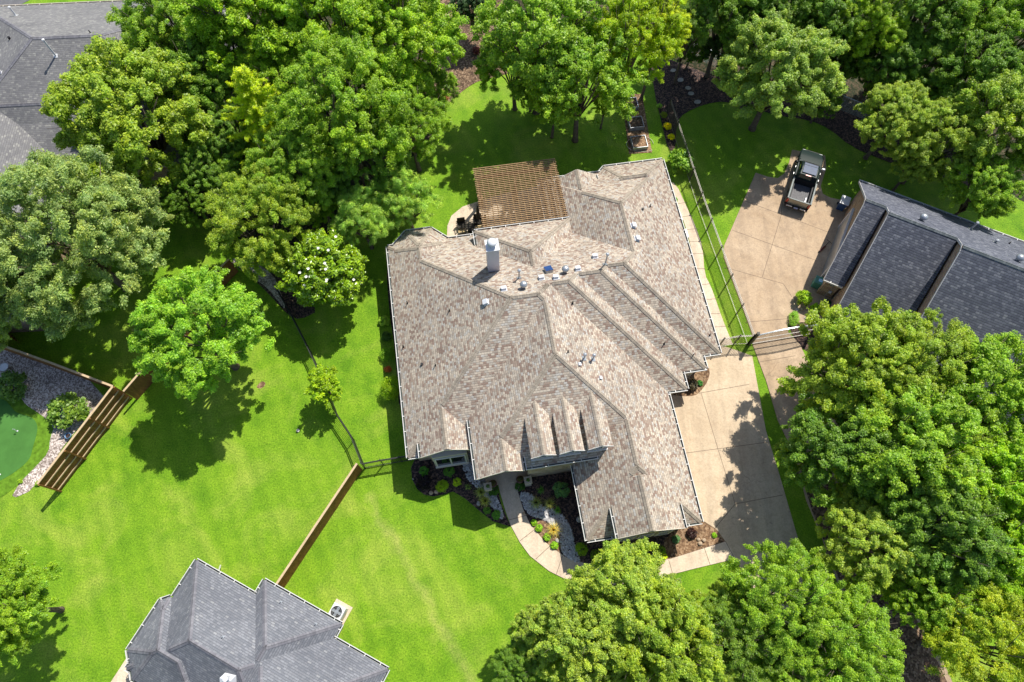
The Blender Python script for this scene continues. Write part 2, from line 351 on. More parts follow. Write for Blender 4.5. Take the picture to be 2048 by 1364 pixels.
sheet('mulch_bed', [(1300, 105), (1345, 120), (1440, 158), (1560, 200), (1640, 210), (1720, 232), (1850, 305), (1960, 350), (1950, 378), (1850, 350), (1760, 318), (1700, 292), (1660, 258), (1620, 240), (1560, 232), (1500, 215), (1450, 202), (1410, 208), (1370, 225), (1352, 245), (1352, 300), (1336, 302), (1322, 240), (1308, 185)], .02, M['mulch'], 1)
sheet('garden_soil', [(1243, 189), (1284, 188), (1304, 305), (1258, 308)], .03, M['soil'])
sheet('driveway', [(1340, 690), (1440, 690), (1470, 700), (1504, 712), (1531, 860), (1560, 955), (1602, 1100), (1640, 1230), (1700, 1420), (1580, 1450), (1520, 1250), (1495, 1166), (1470, 1115), (1450, 1082), (1432, 1058), (1403, 1040), (1300, 1030), (1290, 780), (1330, 730)], .05, M['drive'],
      joints=[((1397, 787), (1498, 769)), ((1344, 910), (1540, 884)), ((1402, 787), (1436, 900)), ((1436, 900), (1470, 1008)), ((1470, 1008), (1430, 1056)), ((1470, 1008), (1566, 990)), ((1370, 905), (1344, 910)), ((1450, 1082), (1530, 1230))])
sheet('side_walk', [(1334, 362), (1352, 368), (1372, 412), (1392, 455), (1405, 495), (1409, 550), (1421, 572), (1433, 605), (1442, 632), (1462, 682), (1466, 690), (1425, 690), (1395, 560), (1384, 515), (1381, 490), (1370, 450), (1355, 412), (1338, 385), (1330, 375)], .051, M['walk'], 1,
      joints=[((1356, 408), (1374, 405)), ((1362, 435), (1386, 431)), ((1374, 460), (1397, 457)), ((1379, 484), (1405, 484)), ((1382, 508), (1409, 508)), ((1388, 537), (1411, 538)), ((1400, 570), (1421, 568)), ((1404, 600), (1433, 598)), ((1410, 628), (1440, 628)), ((1418, 655), (1452, 653))])
sheet('neighbor_driveway', [(1511, 346), (1535, 354), (1555, 357), (1568, 348), (1578, 325), (1584, 300), (1650, 312), (1652, 338), (1641, 372), (1645, 388), (1660, 396), (1700, 404), (1745, 430), (1700, 640), (1600, 645), (1574, 640), (1576, 665), (1600, 690), (1640, 780), (1700, 900), (1780, 1050), (1830, 1200), (1920, 1400), (1810, 1400), (1680, 1180), (1645, 1080), (1612, 1000), (1586, 905), (1555, 840), (1532, 762), (1505, 690), (1505, 672), (1490, 630), (1447, 515), (1448, 492)], .05, M['drive2'],
      joints=[((1488, 402), (1656, 465)), ((1464, 461), (1633, 522)), ((1448, 535), (1566, 568)), ((1566, 568), (1583, 594)), ((1562, 431), (1524, 555)), ((1490, 645), (1575, 638)), ((1516, 725), (1590, 712)), ((1606, 920), (1700, 900)), ((1640, 1005), (1740, 985)), ((1700, 1225), (1800, 1200)), ((1640, 385), (1630, 415)), ((1568, 348), (1562, 431))])
sheet('front_walk', [(992, 950), (1048, 945), (1036, 985), (1046, 1018), (1060, 1048), (1090, 1084), (1130, 1114), (1168, 1126), (1250, 1132), (1340, 1118), (1451, 1083), (1473, 1117), (1390, 1137), (1300, 1160), (1235, 1170), (1168, 1166), (1130, 1158), (1098, 1142), (1060, 1112), (1040, 1085), (1022, 1052), (1012, 1025), (1000, 985)], .052, M['walk'],
      joints=[((1018, 1040), (1056, 1030)), ((1040, 1082), (1068, 1060)), ((1072, 1118), (1100, 1092)), ((1112, 1150), (1125, 1112)), ((1168, 1164), (1172, 1128)), ((1408, 1096), (1420, 1130)), ((1337, 1120), (1345, 1148))])
sheet('back_patio', [(1160, 440), (1130, 400), (1085, 372), (1000, 390), (955, 404), (925, 414), (903, 432), (895, 452), (894, 475), (900, 482), (960, 520), (1100, 500)], .05, M['walk'])
sheet('front_bed', [(850, 912), (830, 918), (822, 935), (824, 958), (834, 978), (848, 989), (866, 993), (888, 989), (906, 983), (930, 997), (957, 1020), (985, 1042), (1010, 1050), (1022, 1053), (1015, 1038), (1003, 1010), (997, 985), (990, 940), (940, 880)], .022, M['mulch'])
sheet('court_bed', [(1020, 930), (1160, 900), (1200, 1060), (1260, 1080), (1400, 1020), (1404, 1041), (1432, 1058), (1451, 1083), (1340, 1118), (1250, 1131), (1168, 1126), (1130, 1114), (1090, 1084), (1060, 1048), (1046, 1018), (1036, 985), (1030, 955)], .022, M['mulch'])
sheet('soil_patch', [(1065, 1042), (1080, 1040), (1095, 1048), (1118, 1060), (1124, 1108), (1100, 1092), (1078, 1070), (1062, 1050)], .03, M['soil'], 1)
sheet('corner_soil', [(1355, 1050), (1403, 1041), (1432, 1058), (1450, 1082), (1342, 1117), (1320, 1122), (1330, 1080)], .032, M['soil'])
sheet('east_bed', [(1330, 790), (1330, 735), (1412, 725), (1420, 742), (1416, 762), (1402, 782), (1390, 792), (1370, 793)], .06, M['soil'], 1)
sheet('west_bed', [(772, 530), (790, 525), (830, 830), (800, 840), (790, 700), (778, 620)], .022, M['mulch'], 1)
sheet('fallen_leaves', [(1592, 900), (1640, 905), (1690, 1010), (1760, 1120), (1830, 1230), (1920, 1420), (1810, 1420), (1700, 1215), (1650, 1090), (1615, 1000)], .056, M['litter'], 1)
sheet('neighbor_bed', [(1578, 655), (1574, 630), (1584, 605), (1592, 590), (1625, 575), (1760, 600), (1760, 720), (1640, 720), (1595, 690)], .022, M['mulch'], 1)
sheet('gravel_bed', [(-40, 680), (0, 694), (232, 776), (150, 860), (70, 978), (20, 1000), (40, 965), (75, 930), (98, 905), (101, 875), (110, 852), (78, 826), (52, 810), (42, 795), (10, 782), (-40, 780)], .022, M['gravel'], 1)
sheet('putting_green', [(-60, 792), (8, 797), (20, 810), (32, 826), (62, 833), (74, 845), (76, 862), (66, 895), (60, 920), (30, 945), (0, 962), (-60, 990)], .03, M['turf'], 2)
sheet('turf_fringe', [(-80, 775), (12, 780), (44, 797), (55, 812), (80, 828), (112, 852), (103, 875), (100, 905), (75, 932), (38, 968), (0, 998), (-80, 1040)], .02, M['turf_edge'], 1)
sheet('fence_line_bed', [(420, 555), (470, 515), (540, 545), (585, 560), (600, 600), (640, 620), (600, 640), (575, 630), (540, 590), (500, 552), (455, 520)], .02, M['mulch'], 1)
sheet('shed_gravel', [(455, 516), (500, 520), (545, 545), (562, 585), (572, 620), (560, 608), (535, 575), (500, 552)], .03, M['gravel'], 1)
sheet('worn_lawn_patch', [(520, 765), (526, 762), (532, 766), (528, 774), (519, 778), (512, 774)], .008, M['soil'], 2)
sheet('street', [(-300, -120), (240, -60), (250, -15), (60, 0), (-60, 60), (-300, 130)], .02, M['street'])
sheet('lower_left_walk', [(222, 1364), (252, 1318), (262, 1330), (262, 1420), (180, 1420)], .03, M['walk'])

# ------------------------------------------------------------------ roof engine
class Frame:
    def __init__(s, deg): a = R(deg); s.a = a; s.U = (math.cos(a), math.sin(a)); s.V = (-math.sin(a), math.cos(a))
    def w(s, x, y, z): return Vector((x*s.U[0]+y*s.V[0], x*s.U[1]+y*s.V[1], z))
    def inv(s, p): return (p[0]*s.U[0]+p[1]*s.U[1], p[0]*s.V[0]+p[1]*s.V[1])
def clip(poly, a, b, c):
    """keep a*x+b*y+c >= 0"""
    out = []; n = len(poly)
    for i in range(n):
        p = poly[i]; q = poly[(i+1) % n]; dp = a*p[0]+b*p[1]+c; dq = a*q[0]+b*q[1]+c
        if dp >= 0: out.append(p)
        if (dp > 0 and dq < 0) or (dp < 0 and dq > 0):
            t = dp/(dp-dq); out.append((p[0]+(q[0]-p[0])*t, p[1]+(q[1]-p[1])*t))
    return out
def edges_of(poly):
    r = []
    for i in range(len(poly)):
        p = poly[i]; q = poly[(i+1) % len(poly)]; a, b = -(q[1]-p[1]), q[0]-p[0]; l = math.hypot(a, b)
        if l > 1e-7: r.append((a/l, b/l, -(a*p[0]+b*p[1])/l))
    return r
def ok(poly): return len(poly) > 2 and abs(area(poly)) > 2e-4
def inter(A, B):
    for e in edges_of(B):
        A = clip(A, *e)
        if len(A) < 3: return []
    return A
def subtract(A, B):
    out = []
    for e in edges_of(B):
        o = clip(A, -e[0], -e[1], -e[2])
        if ok(o): out.append(o)
        A = clip(A, *e)
        if not ok(A): break
    return out
class Block:
    """planes: (nx, ny, px, py, z0, slope) inward normal; plus plain clips (gable ends)"""
    def __init__(s, slope, W=None, E=None, S=None, N=None, diag=(), w=None, e=None, s_=None, n=None, z=3.0, name=''):
        s.pl = []; s.cl = []; s.name = name
        def val(v): return v if isinstance(v, (tuple, list)) else (v, z, slope)
        def full(v): v = val(v); return v if len(v) == 3 else (v[0], v[1], slope)
        for key, nx, ny in ((W, 1, 0), (E, -1, 0), (S, 0, 1), (N, 0, -1)):
            if key is None: continue
            q, zz, sl_ = full(key); px_, py_ = (q, 0) if nx else (0, q)
            s.pl.append((nx, ny, px_, py_, zz, sl_, True)); s.cl.append((nx, ny, -(nx*px_+ny*py_)))
        for nx, ny, px_, py_ in diag:
            l = math.hypot(nx, ny); nx /= l; ny /= l
            s.pl.append((nx, ny, px_, py_, z, slope, True)); s.cl.append((nx, ny, -(nx*px_+ny*py_)))
        for v, nx, ny in ((w, 1, 0), (e, -1, 0), (s_, 0, 1), (n, 0, -1)):
            if v is not None: s.cl.append((nx, ny, -(nx*v+ny*v)))
        s.abc = [(sl_*nx, sl_*ny, zz-sl_*(nx*px_+ny*py_)) for nx, ny, px_, py_, zz, sl_, _ in s.pl]
        f = [(-200, -200), (200, -200), (200, 200), (-200, 200)]
        for c in s.cl: f = clip(f, *c)
        s.foot = f; s.faces = []
        for i, (a, b, c) in enumerate(s.abc):
            poly = f
            for j, (a2, b2, c2) in enumerate(s.abc):
                if j != i: poly = clip(poly, a2-a, b2-b, c2-c)
                if len(poly) < 3: break
            if ok(poly): s.faces.append((poly, i))
    def h(s, x, y):
        for c in s.cl:
            if c[0]*x+c[1]*y+c[2] < -1e-6: return -99
        return min(a*x+b*y+c for a, b, c in s.abc)
def envelope(blocks):
    cells = []
    for B in blocks:
        for F, i in B.faces:
            p = B.abc[i]; frags = [F]; new = []
            for cell, q, qn in cells:
                I = inter(cell, F)
                if not ok(I): new.append((cell, q, qn)); continue
                da, db, dc = p[0]-q[0], p[1]-q[1], p[2]-q[2]
                if math.hypot(da, db) < 1e-6: Wn = I if dc > 1e-4 else []
                else: Wn = clip(I, da, db, dc)
                if ok(Wn):
                    for x in subtract(cell, Wn): new.append((x, q, qn))
                    L = subtract(I, Wn)
                else: new.append((cell, q, qn)); L = [I]
                for l in L: frags = [y for f in frags for y in (subtract(f, l) if ok(inter(f, l)) else [f])]
            cells = new+[(f, p, B.pl[i]) for f in frags if ok(f)]
    return cells
def env_h(blocks, x, y): return max(b.h(x, y) for b in blocks)
def roof_cast(fr, blocks, u, v):
    z = 12.0
    while z > 0:
        x, y = fr.inv(P(u, v, z))
        if env_h(blocks, x, y) >= z: return x, y, env_h(blocks, x, y)
        z -= .02
    return fr.inv(P(u, v, 3))+(3,)
def make_roof(fr, blocks, root, mat, ridge_mat, rw=.15, name='roof'):
    rb = MB()
    for poly, (a, b, c), pl in envelope(blocks):
        nx, ny = pl[0], pl[1]; k = math.sqrt(1+pl[5]**2)
        pts = [fr.w(x, y, a*x+b*y+c) for x, y in ccw(poly)]
        uv = [((x*-ny+y*nx)+pl[4]*3.1, (x*nx+y*ny)*k) for x, y in ccw(poly)]
        rb.face(pts, 0, uv)
    roof = rb.build(name, mat, root)
    def seg_cap(p0, p1, n1, n2):
        a = fr.w(*p0); b = fr.w(*p1); L = (b-a).length
        if L < .08: return
        d = (b-a)/L; cap = MB()
        for nx, ny, sl_ in (n1, n2):
            nrm = fr.w(-nx*sl_, -ny*sl_, 1); nrm.normalize()
            out = nrm.cross(d); 
            down = fr.w(-nx, -ny, -sl_)
            if out.dot(down) < 0: out = -out
            up = nrm*.028; q = [a+up, b+up, b+up+out*rw, a+up+out*rw]
            cap.face(q, 0, [(0, .5), (L, .5), (L, .5), (0, .5)])
            cap.face([a+up+out*rw, b+up+out*rw, b+out*rw-nrm*.01, a+out*rw-nrm*.01], 0, [(0, .5), (L, .5), (L, .5), (0, .5)])
        cap.build('ridge_cap', ridge_mat, roof)
    for B in blocks:
        fs = B.faces
        for i in range(len(fs)):
            for j in range(i+1, len(fs)):
                shared = [p for p in fs[i][0] if any(math.hypot(p[0]-q[0], p[1]-q[1]) < 1e-4 for q in fs[j][0])]
                if len(shared) < 2: continue
                best = max(((math.hypot(p[0]-q[0], p[1]-q[1]), p, q) for p in shared for q in shared))
                L, p, q = best
                if L < .15: continue
                a, b, c = B.abc[fs[i][1]]; n = max(2, int(L/.12)); vis = []
                for k in range(n+1):
                    t = k/n; x = p[0]+(q[0]-p[0])*t; y = p[1]+(q[1]-p[1])*t
                    x2 = min(max(t, .002), .998); xx = p[0]+(q[0]-p[0])*x2; yy = p[1]+(q[1]-p[1])*x2
                    px_, py_ = -(q[1]-p[1])/L*.12, (q[0]-p[0])/L*.12
                    vis.append(env_h(blocks, xx, yy) <= a*xx+b*yy+c+.012 and all(env_h(blocks, xx+sg*px_, yy+sg*py_) <= B.h(xx+sg*px_, yy+sg*py_)+.01 or B.h(xx+sg*px_, yy+sg*py_) < -50 for sg in (1, -1)))
                k = 0
                while k <= n:
                    if vis[k]:
                        k2 = k
                        while k2 < n and vis[k2+1]: k2 += 1
                        t0, t1 = k/n, k2/n
                        pa = (p[0]+(q[0]-p[0])*t0, p[1]+(q[1]-p[1])*t0); pb = (p[0]+(q[0]-p[0])*t1, p[1]+(q[1]-p[1])*t1)
                        A = B.pl[fs[i][1]]; C_ = B.pl[fs[j][1]]
                        seg_cap((*pa, a*pa[0]+b*pa[1]+c), (*pb, a*pb[0]+b*pb[1]+c), (A[0], A[1], A[5]), (C_[0], C_[1], C_[5]))
                        k = k2+1
                    else: k += 1
    return roof
def eave_runs(blocks, B):
    """visible runs along the footprint edges of B: (p, q, outward normal, is_eave)"""
    for e in range(len(B.foot)):
        p = B.foot[e]; q = B.foot[(e+1) % len(B.foot)]; L = math.hypot(q[0]-p[0], q[1]-p[1])
        if L < .1 or L > 100: continue
        dx, dy = (q[0]-p[0])/L, (q[1]-p[1])/L; on = (dy, -dx)
        n = max(2, int(L/.1)); vis = []
        for k in range(n+1):
            t = min(max(k/n, .004), .996); x = p[0]+dx*L*t; y = p[1]+dy*L*t
            hin = B.h(x-on[0]*.02, y-on[1]*.02); ein = env_h(blocks, x-on[0]*.02, y-on[1]*.02); eo = env_h(blocks, x+on[0]*.03, y+on[1]*.03)
            vis.append(hin > ein-.02 and eo < hin-.07 and not any(abs(b2.h(x-on[0]*.02, y-on[1]*.02)-hin) < .01 and b2.h(x+on[0]*.03, y+on[1]*.03) < -50 for b2 in blocks[:blocks.index(B)]))
        iseave = any(abs(pl[0]+on[0]) < .01 and abs(pl[1]+on[1]) < .01 for pl in B.pl)
        k = 0
        while k <= n:
            if vis[k]:
                k2 = k
                while k2 < n and vis[k2+1]: k2 += 1
                if k2 > k+1: yield ((p[0]+dx*L*k/n, p[1]+dy*L*k/n), (p[0]+dx*L*k2/n, p[1]+dy*L*k2/n), on, iseave)
                k = k2+1
            else: k += 1
def make_eaves(fr, blocks, root, gut_mat, fas_mat, gut=True, skip=()):
    gm = MB()
    for B in blocks:
        for p, q, on, iseave in eave_runs(blocks, B):
            L = math.hypot(q[0]-p[0], q[1]-p[1]); d = ((q[0]-p[0])/L, (q[1]-p[1])/L)
            if iseave and gut and B.name not in skip:
                zz = B.h(p[0]+d[0]*L/2-on[0]*.01, p[1]+d[1]*L/2-on[1]*.01)
                def gp(t, o, z): return fr.w(p[0]+d[0]*t+on[0]*o, p[1]+d[1]*t+on[1]*o, z)
                gm.beam(gp(-.02, .125, zz-.035), gp(L+.02, .125, zz-.035), .035, .13, 0)
                gm.beam(gp(0, .055, zz-.1), gp(L, .055, zz-.1), .105, .02, 1)
                gm.beam(gp(0, -.01, zz-.11), gp(L, -.01, zz-.11), .03, .17, 0)
                k = .5
                while k < L: gm.beam(gp(k, -.02, zz+.012), gp(k, .13, zz+.012), .045, .02, 0); k += 1.05
            else:
                fm = MB(); n = max(1, int(L/.5))
                brk = sorted(set([0, L]+[L*k/n for k in range(n+1)]))
                pts = [(t, B.h(p[0]+d[0]*t-on[0]*.01, p[1]+d[1]*t-on[1]*.01)) for t in [min(max(b, .005), L-.005) for b in brk]]
                for (t0, z0), (t1, z1) in zip(pts, pts[1:]):
                    a = fr.w(p[0]+d[0]*t0+on[0]*.012, p[1]+d[1]*t0+on[1]*.012, z0-.075); b = fr.w(p[0]+d[0]*t1+on[0]*.012, p[1]+d[1]*t1+on[1]*.012, z1-.075)
                    fm.beam(a, b, .03, .15)
                fm.build('fascia', fas_mat, root)
    if gm.f: gm.build('gutter', [gut_mat, M['dark_trough']], root)
def make_walls(fr, blocks, root, mat, inset=.4, z0=-.05, mats=None, name='wall'):
    wb = MB(); count = 0
    for bi, B in enumerate(blocks):
        ins = getattr(B, 'ins', inset)
        if ins is None: continue
        ins += .005*bi; f = B.foot
        for e in edges_of(ccw(f)): f = clip(f, e[0], e[1], e[2]-ins)
        if not ok(f): continue
        f = ccw(f)
        for k in range(len(f)):
            p = f[k]; q = f[(k+1) % len(f)]; L = math.hypot(q[0]-p[0], q[1]-p[1])
            if L < .05: continue
            if B.name == 'B' and abs(p[1]-q[1]) < .01 and p[1] < 10:
                if p[0] < q[0]: p = (2.5, p[1])
                else: q = (2.5, q[1])
                L = abs(q[0]-p[0])
            ts = {0.0, 1.0}
            for i in range(len(B.abc)):
                for j in range(i+1, len(B.abc)):
                    a = B.abc[i]; b = B.abc[j]; g0 = (a[0]-b[0])*p[0]+(a[1]-b[1])*p[1]+a[2]-b[2]; g1 = (a[0]-b[0])*q[0]+(a[1]-b[1])*q[1]+a[2]-b[2]
                    if abs(g0-g1) > 1e-9 and 0 < g0/(g0-g1) < 1: ts.add(g0/(g0-g1))
            ts = sorted(ts)
            for t0, t1 in zip(ts, ts[1:]):
                x0, y0 = p[0]+(q[0]-p[0])*t0, p[1]+(q[1]-p[1])*t0; x1, y1 = p[0]+(q[0]-p[0])*t1, p[1]+(q[1]-p[1])*t1
                h0 = min(a*x0+b*y0+c for a, b, c in B.abc)-.1; h1 = min(a*x1+b*y1+c for a, b, c in B.abc)-.1
                zb = B.zb if hasattr(B, 'zb') else z0
                wb.face([fr.w(x0, y0, zb), fr.w(x1, y1, zb), fr.w(x1, y1, h1), fr.w(x0, y0, h0)], 0, [(L*t0, zb), (L*t1, zb), (L*t1, h1), (L*t0, h0)])
    return wb.build(name, mat, root)
def window(fr, root, x, y, z, w_, h_, ang, fmat, cols=1, rows=1, name='window', prot=.05):
    """window on a wall; ang = outward direction (deg, frame coords)"""
    a = R(ang); ox, oy = math.cos(a), math.sin(a); tx, ty = -oy, ox
    def pt(s, o, zz): return fr.w(x+tx*s+ox*o, y+ty*s+oy*o, zz)
    f = MB(); t = .08
    f.beam(pt(-w_/2-t/2, prot, z), pt(w_/2+t/2, prot, z), .07, t); f.beam(pt(-w_/2-t/2, prot, z+h_), pt(w_/2+t/2, prot, z+h_), .07, t)
    for k in range(cols+1):
        s = -w_/2+w_*k/cols; f.box(pt(s, prot-.004, z+h_/2), (.07, t, h_-t) if False else (.07, t, h_-t), fr.a+a)
    for k in range(1, rows): f.beam(pt(-w_/2+.04, prot-.008, z+h_*k/rows), pt(w_/2-.04, prot-.008, z+h_*k/rows), .05, .05)
    o = f.build(name, fmat, root)
    g_ = MB(); q = [pt(-w_/2, prot-.02, z), pt(w_/2, prot-.02, z), pt(w_/2, prot-.02, z+h_), pt(-w_/2, prot-.02, z+h_)]
    g_.face(q); g_.build('pane', M['glass'], o)
    return o

# ------------------------------------------------------------------ main house
FH = Frame(8.9); SL = .62
A_ = Block(SL, W=-5.04, E=12.57, S=11.0, N=26.9, name='A')
B_ = Block(SL, W=(-.85, 4.05, SL), E=12.57, S=(8.95, 4.05, SL), N=26.9, name='B')
C_ = Block(SL, W=5.32, E=12.57, S=4.15, n=14.0, name='C')
C2 = Block(SL, W=5.32, E=12.57, w=7.05, e=11.25, s_=3.88, n=7.2, name='C2')
K1 = Block(SL, E=16.8, S=14.95, N=26.9, w=7.0, name='K1')
K2 = Block(SL, E=15.57, S=14.0, N=26.9, w=5.0, name='K2')
K3 = Block(SL, E=13.9, S=12.77, N=26.9, w=4.0, name='K3')
D_ = Block(SL, W=(-.85, 4.05, SL), E=(2.85, 4.05, SL), e=2.15, s_=8.72, n=12.5, name='D')
E_ = Block(SL, W=-5.04, E=(.14, 3.0, SL), w=-4.2, e=-.95, s_=10.75, n=15.0, name='E')
F_ = Block(SL, W=-5.04, N=28.0, E=-.35, diag=[(1.5, -1.44, -5.04, 26.5), (-1.1, -1.16, -1.76, 28.0)], s_=20.0, name='F')
G_ = Block(SL, W=6.9, E=16.8, N=31.0, s_=20.0, name='G')
H_ = Block(SL, W=(8.1, 3.65, SL), E=(11.2, 3.65, SL), n=30.35, s_=27.0, name='H')
I_ = Block(SL, W=10.6, E=16.8, N=31.45, S=27.35, diag=[(.83, -.83, 11.3, 30.6)], name='I')
J_ = Block(SL, W=(1.4, 4.0, SL), N=(26.6, 4.0, SL), E=(8.4, 4.0, SL), s_=21.0, name='J')
B_.ins = .15; C2.ins = .14; D_.ins = None
MAINB = [A_, B_, C_, C2, K1, K2, K3, D_, E_, F_, G_, H_, I_, J_]
house = thing('brick_house', 'large central house with tan and brown blended shingle roof and many hips', 'house')
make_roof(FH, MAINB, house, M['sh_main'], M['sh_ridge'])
make_eaves(FH, MAINB, house, M['white'], M['offwhite'])
make_walls(FH, MAINB, house, M['stone'])
# front bay with its large window
bay = MB()
bp = [(-3.55, 10.72), (-1.28, 10.72), (-1.28, 11.3), (-3.55, 11.3)]
bay.slab([tuple(FH.w(x, y, 0))[:2] for x, y in bp], -.05, 3.0); bay.build('bay_wall', M['stone'], house)
window(FH, house, -2.42, 10.72, .75, 1.95, 1.9, -90, M['white'], 2, 1, 'bay_window')
ws = MB(); ws.box(FH.w(-2.42, 10.64, .66), (2.25, .16, .09), FH.a); ws.build('window_sill', M['offwhite'], house)
for x in (-4.0,): window(FH, house, x, 11.45, 1.0, .5, 1.2, -90, M['white'])
for i, x in enumerate((8.0, 9.2, 10.4)): window(FH, house, x, 4.03, .9, .85, 1.5, -90, M['offwhite'], 1, 2)
for y in (6.0, 9.0, 12.0): window(FH, house, 12.12, y, .9, 1.0, 1.4, 0, M['white'])
for y in (13.5, 17.0, 21.0, 24.5): window(FH, house, -4.59, y, .9, 1.0, 1.4, 180, M['white'])
gd = MB(); gd.box(FH.w(14.7, 14.42, 1.1), (1.0, .06, 2.1), FH.a); gd.build('side_door', M['offwhite'], house)
# dormers
for i, dx in enumerate((3.38, 5.14, 6.92)):
    DB = Block(.66, W=(dx-.78, 5.75, .66), E=(dx+.74, 5.75, .66), s_=9.1, n=12.9); DB.zb = 3.9
    dm = MB(); 
    for poly, k in DB.faces:
        a, b, c = DB.abc[k]; pl = DB.pl[k]; kk = math.sqrt(1+.66**2)
        dm.face([FH.w(x, y, a*x+b*y+c) for x, y in ccw(poly)], 0, [((x*-pl[1]+y*pl[0]), (x*pl[0]+y*pl[1])*kk) for x, y in ccw(poly)])
    do = dm.build('dormer', M['sh_main'], house)
    cp = MB()
    for sgn in (-1, 1):
        cp.face([FH.w(dx-.02, 9.1, 6.285), FH.w(dx-.02, 12.6, 6.285), FH.w(dx-.02+sgn*.14, 12.6, 6.195), FH.w(dx-.02+sgn*.14, 9.1, 6.195)], 0, [(0, .5), (3.5, .5), (3.5, .5), (0, .5)])
    cp.build('ridge_cap', M['sh_ridge'], do)
    mw = MB(); x0, x1, y0 = dx-.66, dx+.62, 9.35
    zt = 5.75; pk = 6.17
    fr3 = [(x0, zt-.02), (x1, zt-.02), (dx-.02, pk)]
    mw.face([FH.w(x0, y0, 4.2), FH.w(x1, y0, 4.2), FH.w(x1, y0, zt), FH.w(dx-.02, y0, pk), FH.w(x0, y0, zt)])
    for xs in (x0, x1): mw.face([FH.w(xs, y0, 4.2), FH.w(xs, 12.0, 4.2), FH.w(xs, 12.0, zt), FH.w(xs, y0, zt)])
    mw.build('siding', M['siding'], do)
    fs = MB(); fs.beam(FH.w(x0-.12, 9.08, 5.7), FH.w(dx-.02, 9.08, 6.18), .03, .12); fs.beam(FH.w(x1+.12, 9.08, 5.7), FH.w(dx-.02, 9.08, 6.18), .03, .12)
    fs.beam(FH.w(x0-.05, 9.28, 4.33), FH.w(x1+.05, 9.28, 4.33), .1, .1); fs.build('fascia', M['white'], do)
    window(FH, do, dx-.02, 9.35, 4.75, .5, .7, -90, M['white'], 1, 1)
# porch: floor, columns, door
pw = MB()
for (xa, ya), (xb, yb) in (((-.68, 10.6), (2.5, 10.6)), ((2.5, 10.6), (2.5, 9.11))):
    Lw = math.hypot(xb-xa, yb-ya); pw.face([FH.w(xa, ya, 0), FH.w(xb, yb, 0), FH.w(xb, yb, 4.1), FH.w(xa, ya, 4.1)], 0, [(0, 0), (Lw, 0), (Lw, 4.1), (0, 4.1)])
pw.build('porch_wall', M['stone'], house)
pf = MB(); pf.slab([tuple(FH.w(x, y, 0))[:2] for x, y in ((-.35, 8.95), (2.5, 8.95), (2.5, 10.6), (-.35, 10.6))], -.02, .16); pf.build('porch_floor', M['walk'], house)
dd = MB(); dd.box(FH.w(1.05, 10.45, 1.35), (1.3, .08, 2.4), FH.a); fd = dd.build('front_door', M['wood'], house)
hb = MB(); hb.tube([FH.w(1.5, 10.38, 1.1), FH.w(1.5, 10.38, 1.4)], .02); hb.build('handle', M['metal'], fd)
# chimney
cx0, cx1 = 1.83, 2.6; cy = 21.95
cz = env_h(MAINB, 2.2, cy)
cm = MB(); cm.box(FH.w((cx0+cx1)/2, cy+.38, 7.1), (cx1-cx0, .78, 3.4), FH.a); ch = cm.build('chimney', M['chim'], house)
cc = MB(); cc.box(FH.w((cx0+cx1)/2, cy+.38, 8.82), (cx1-cx0+.1, .88, .06), FH.a)
cc.tube([FH.w((cx0+cx1)/2, cy+.38, 8.84), FH.w((cx0+cx1)/2, cy+.38, 9.1)], .17, 14); cc.build('chimney_cap', M['tin'], ch)
cb = MB(); c0 = FH.w((cx0+cx1)/2, cy+.38, 9.1); cb.lathe(c0, [(.05, 0), (.32, .03), (.34, .08), (.2, .2), (.05, .24)], 18); cb.build('flue_hood', M['tin'], ch, True)
# roof fittings
def on_roof(fr, bl, u, v, dz=0): x, y, z = roof_cast(fr, bl, u, v); return fr.w(x, y, z+dz)
def slope_normal(fr, bl, p):
    x, y = fr.inv(p); e = .05; hx = (env_h(bl, x+e, y)-env_h(bl, x-e, y))/(2*e); hy = (env_h(bl, x, y+e)-env_h(bl, x, y-e))/(2*e)
    return fr.w(-hx, -hy, 1).normalized()
def oriented(p, n, rz=0):
    q = n.to_track_quat('Z', 'Y').to_matrix().to_4x4(); return Matrix.Translation(p) @ q @ Matrix.Rotation(rz, 4, 'Z')
for u, v in ((1008, 578), (973, 603), (1083, 556), (1112, 555), (1156, 538), (1190, 513), (1265, 450), (1273, 476)):
    p = on_roof(FH, MAINB, u, v+2); n = slope_normal(FH, MAINB, p); Mx = oriented(p, n)
    b = MB(); down = Vector((n.x, n.y, 0)); ang = math.atan2(down.y, down.x)
    b.box((0, 0, .03), (.42, .42, .03), 0, 0, Mx); b.box((0, 0, .12), (.3, .3, .16), 0, 0, Mx); b.box((0, 0, .215), (.36, .36, .03), 0, 0, Mx); b.build('box_vent', M['tin'], house, bevel=.015)
for u, v in ((1047, 569), (1130, 538)):
    p = on_roof(FH, MAINB, u, v+6); b = MB(); b.tube([p-Vector((0, 0, .1)), p+Vector((0, 0, .28))], .14, 14); b.lathe(p+Vector((0, 0, .26)), [(.13, 0), (.23, .08), (.25, .18), (.2, .3), (.08, .36)], 18)
    b.build('turbine_vent', M['metal'], house, True)
p = on_roof(FH, MAINB, 1097, 543); Mx = oriented(p, slope_normal(FH, MAINB, p), R(8))
b = MB(); b.box((0, 0, .1), (.5, .5, .2), 0, 0, Mx); sv = b.build('solar_vent', M['metal'], house, bevel=.01)
b = MB(); b.box((0, 0, .24), (.5, .6, .04), 0, 0, Mx)
b.build('solar_panel', M['solar'], sv)
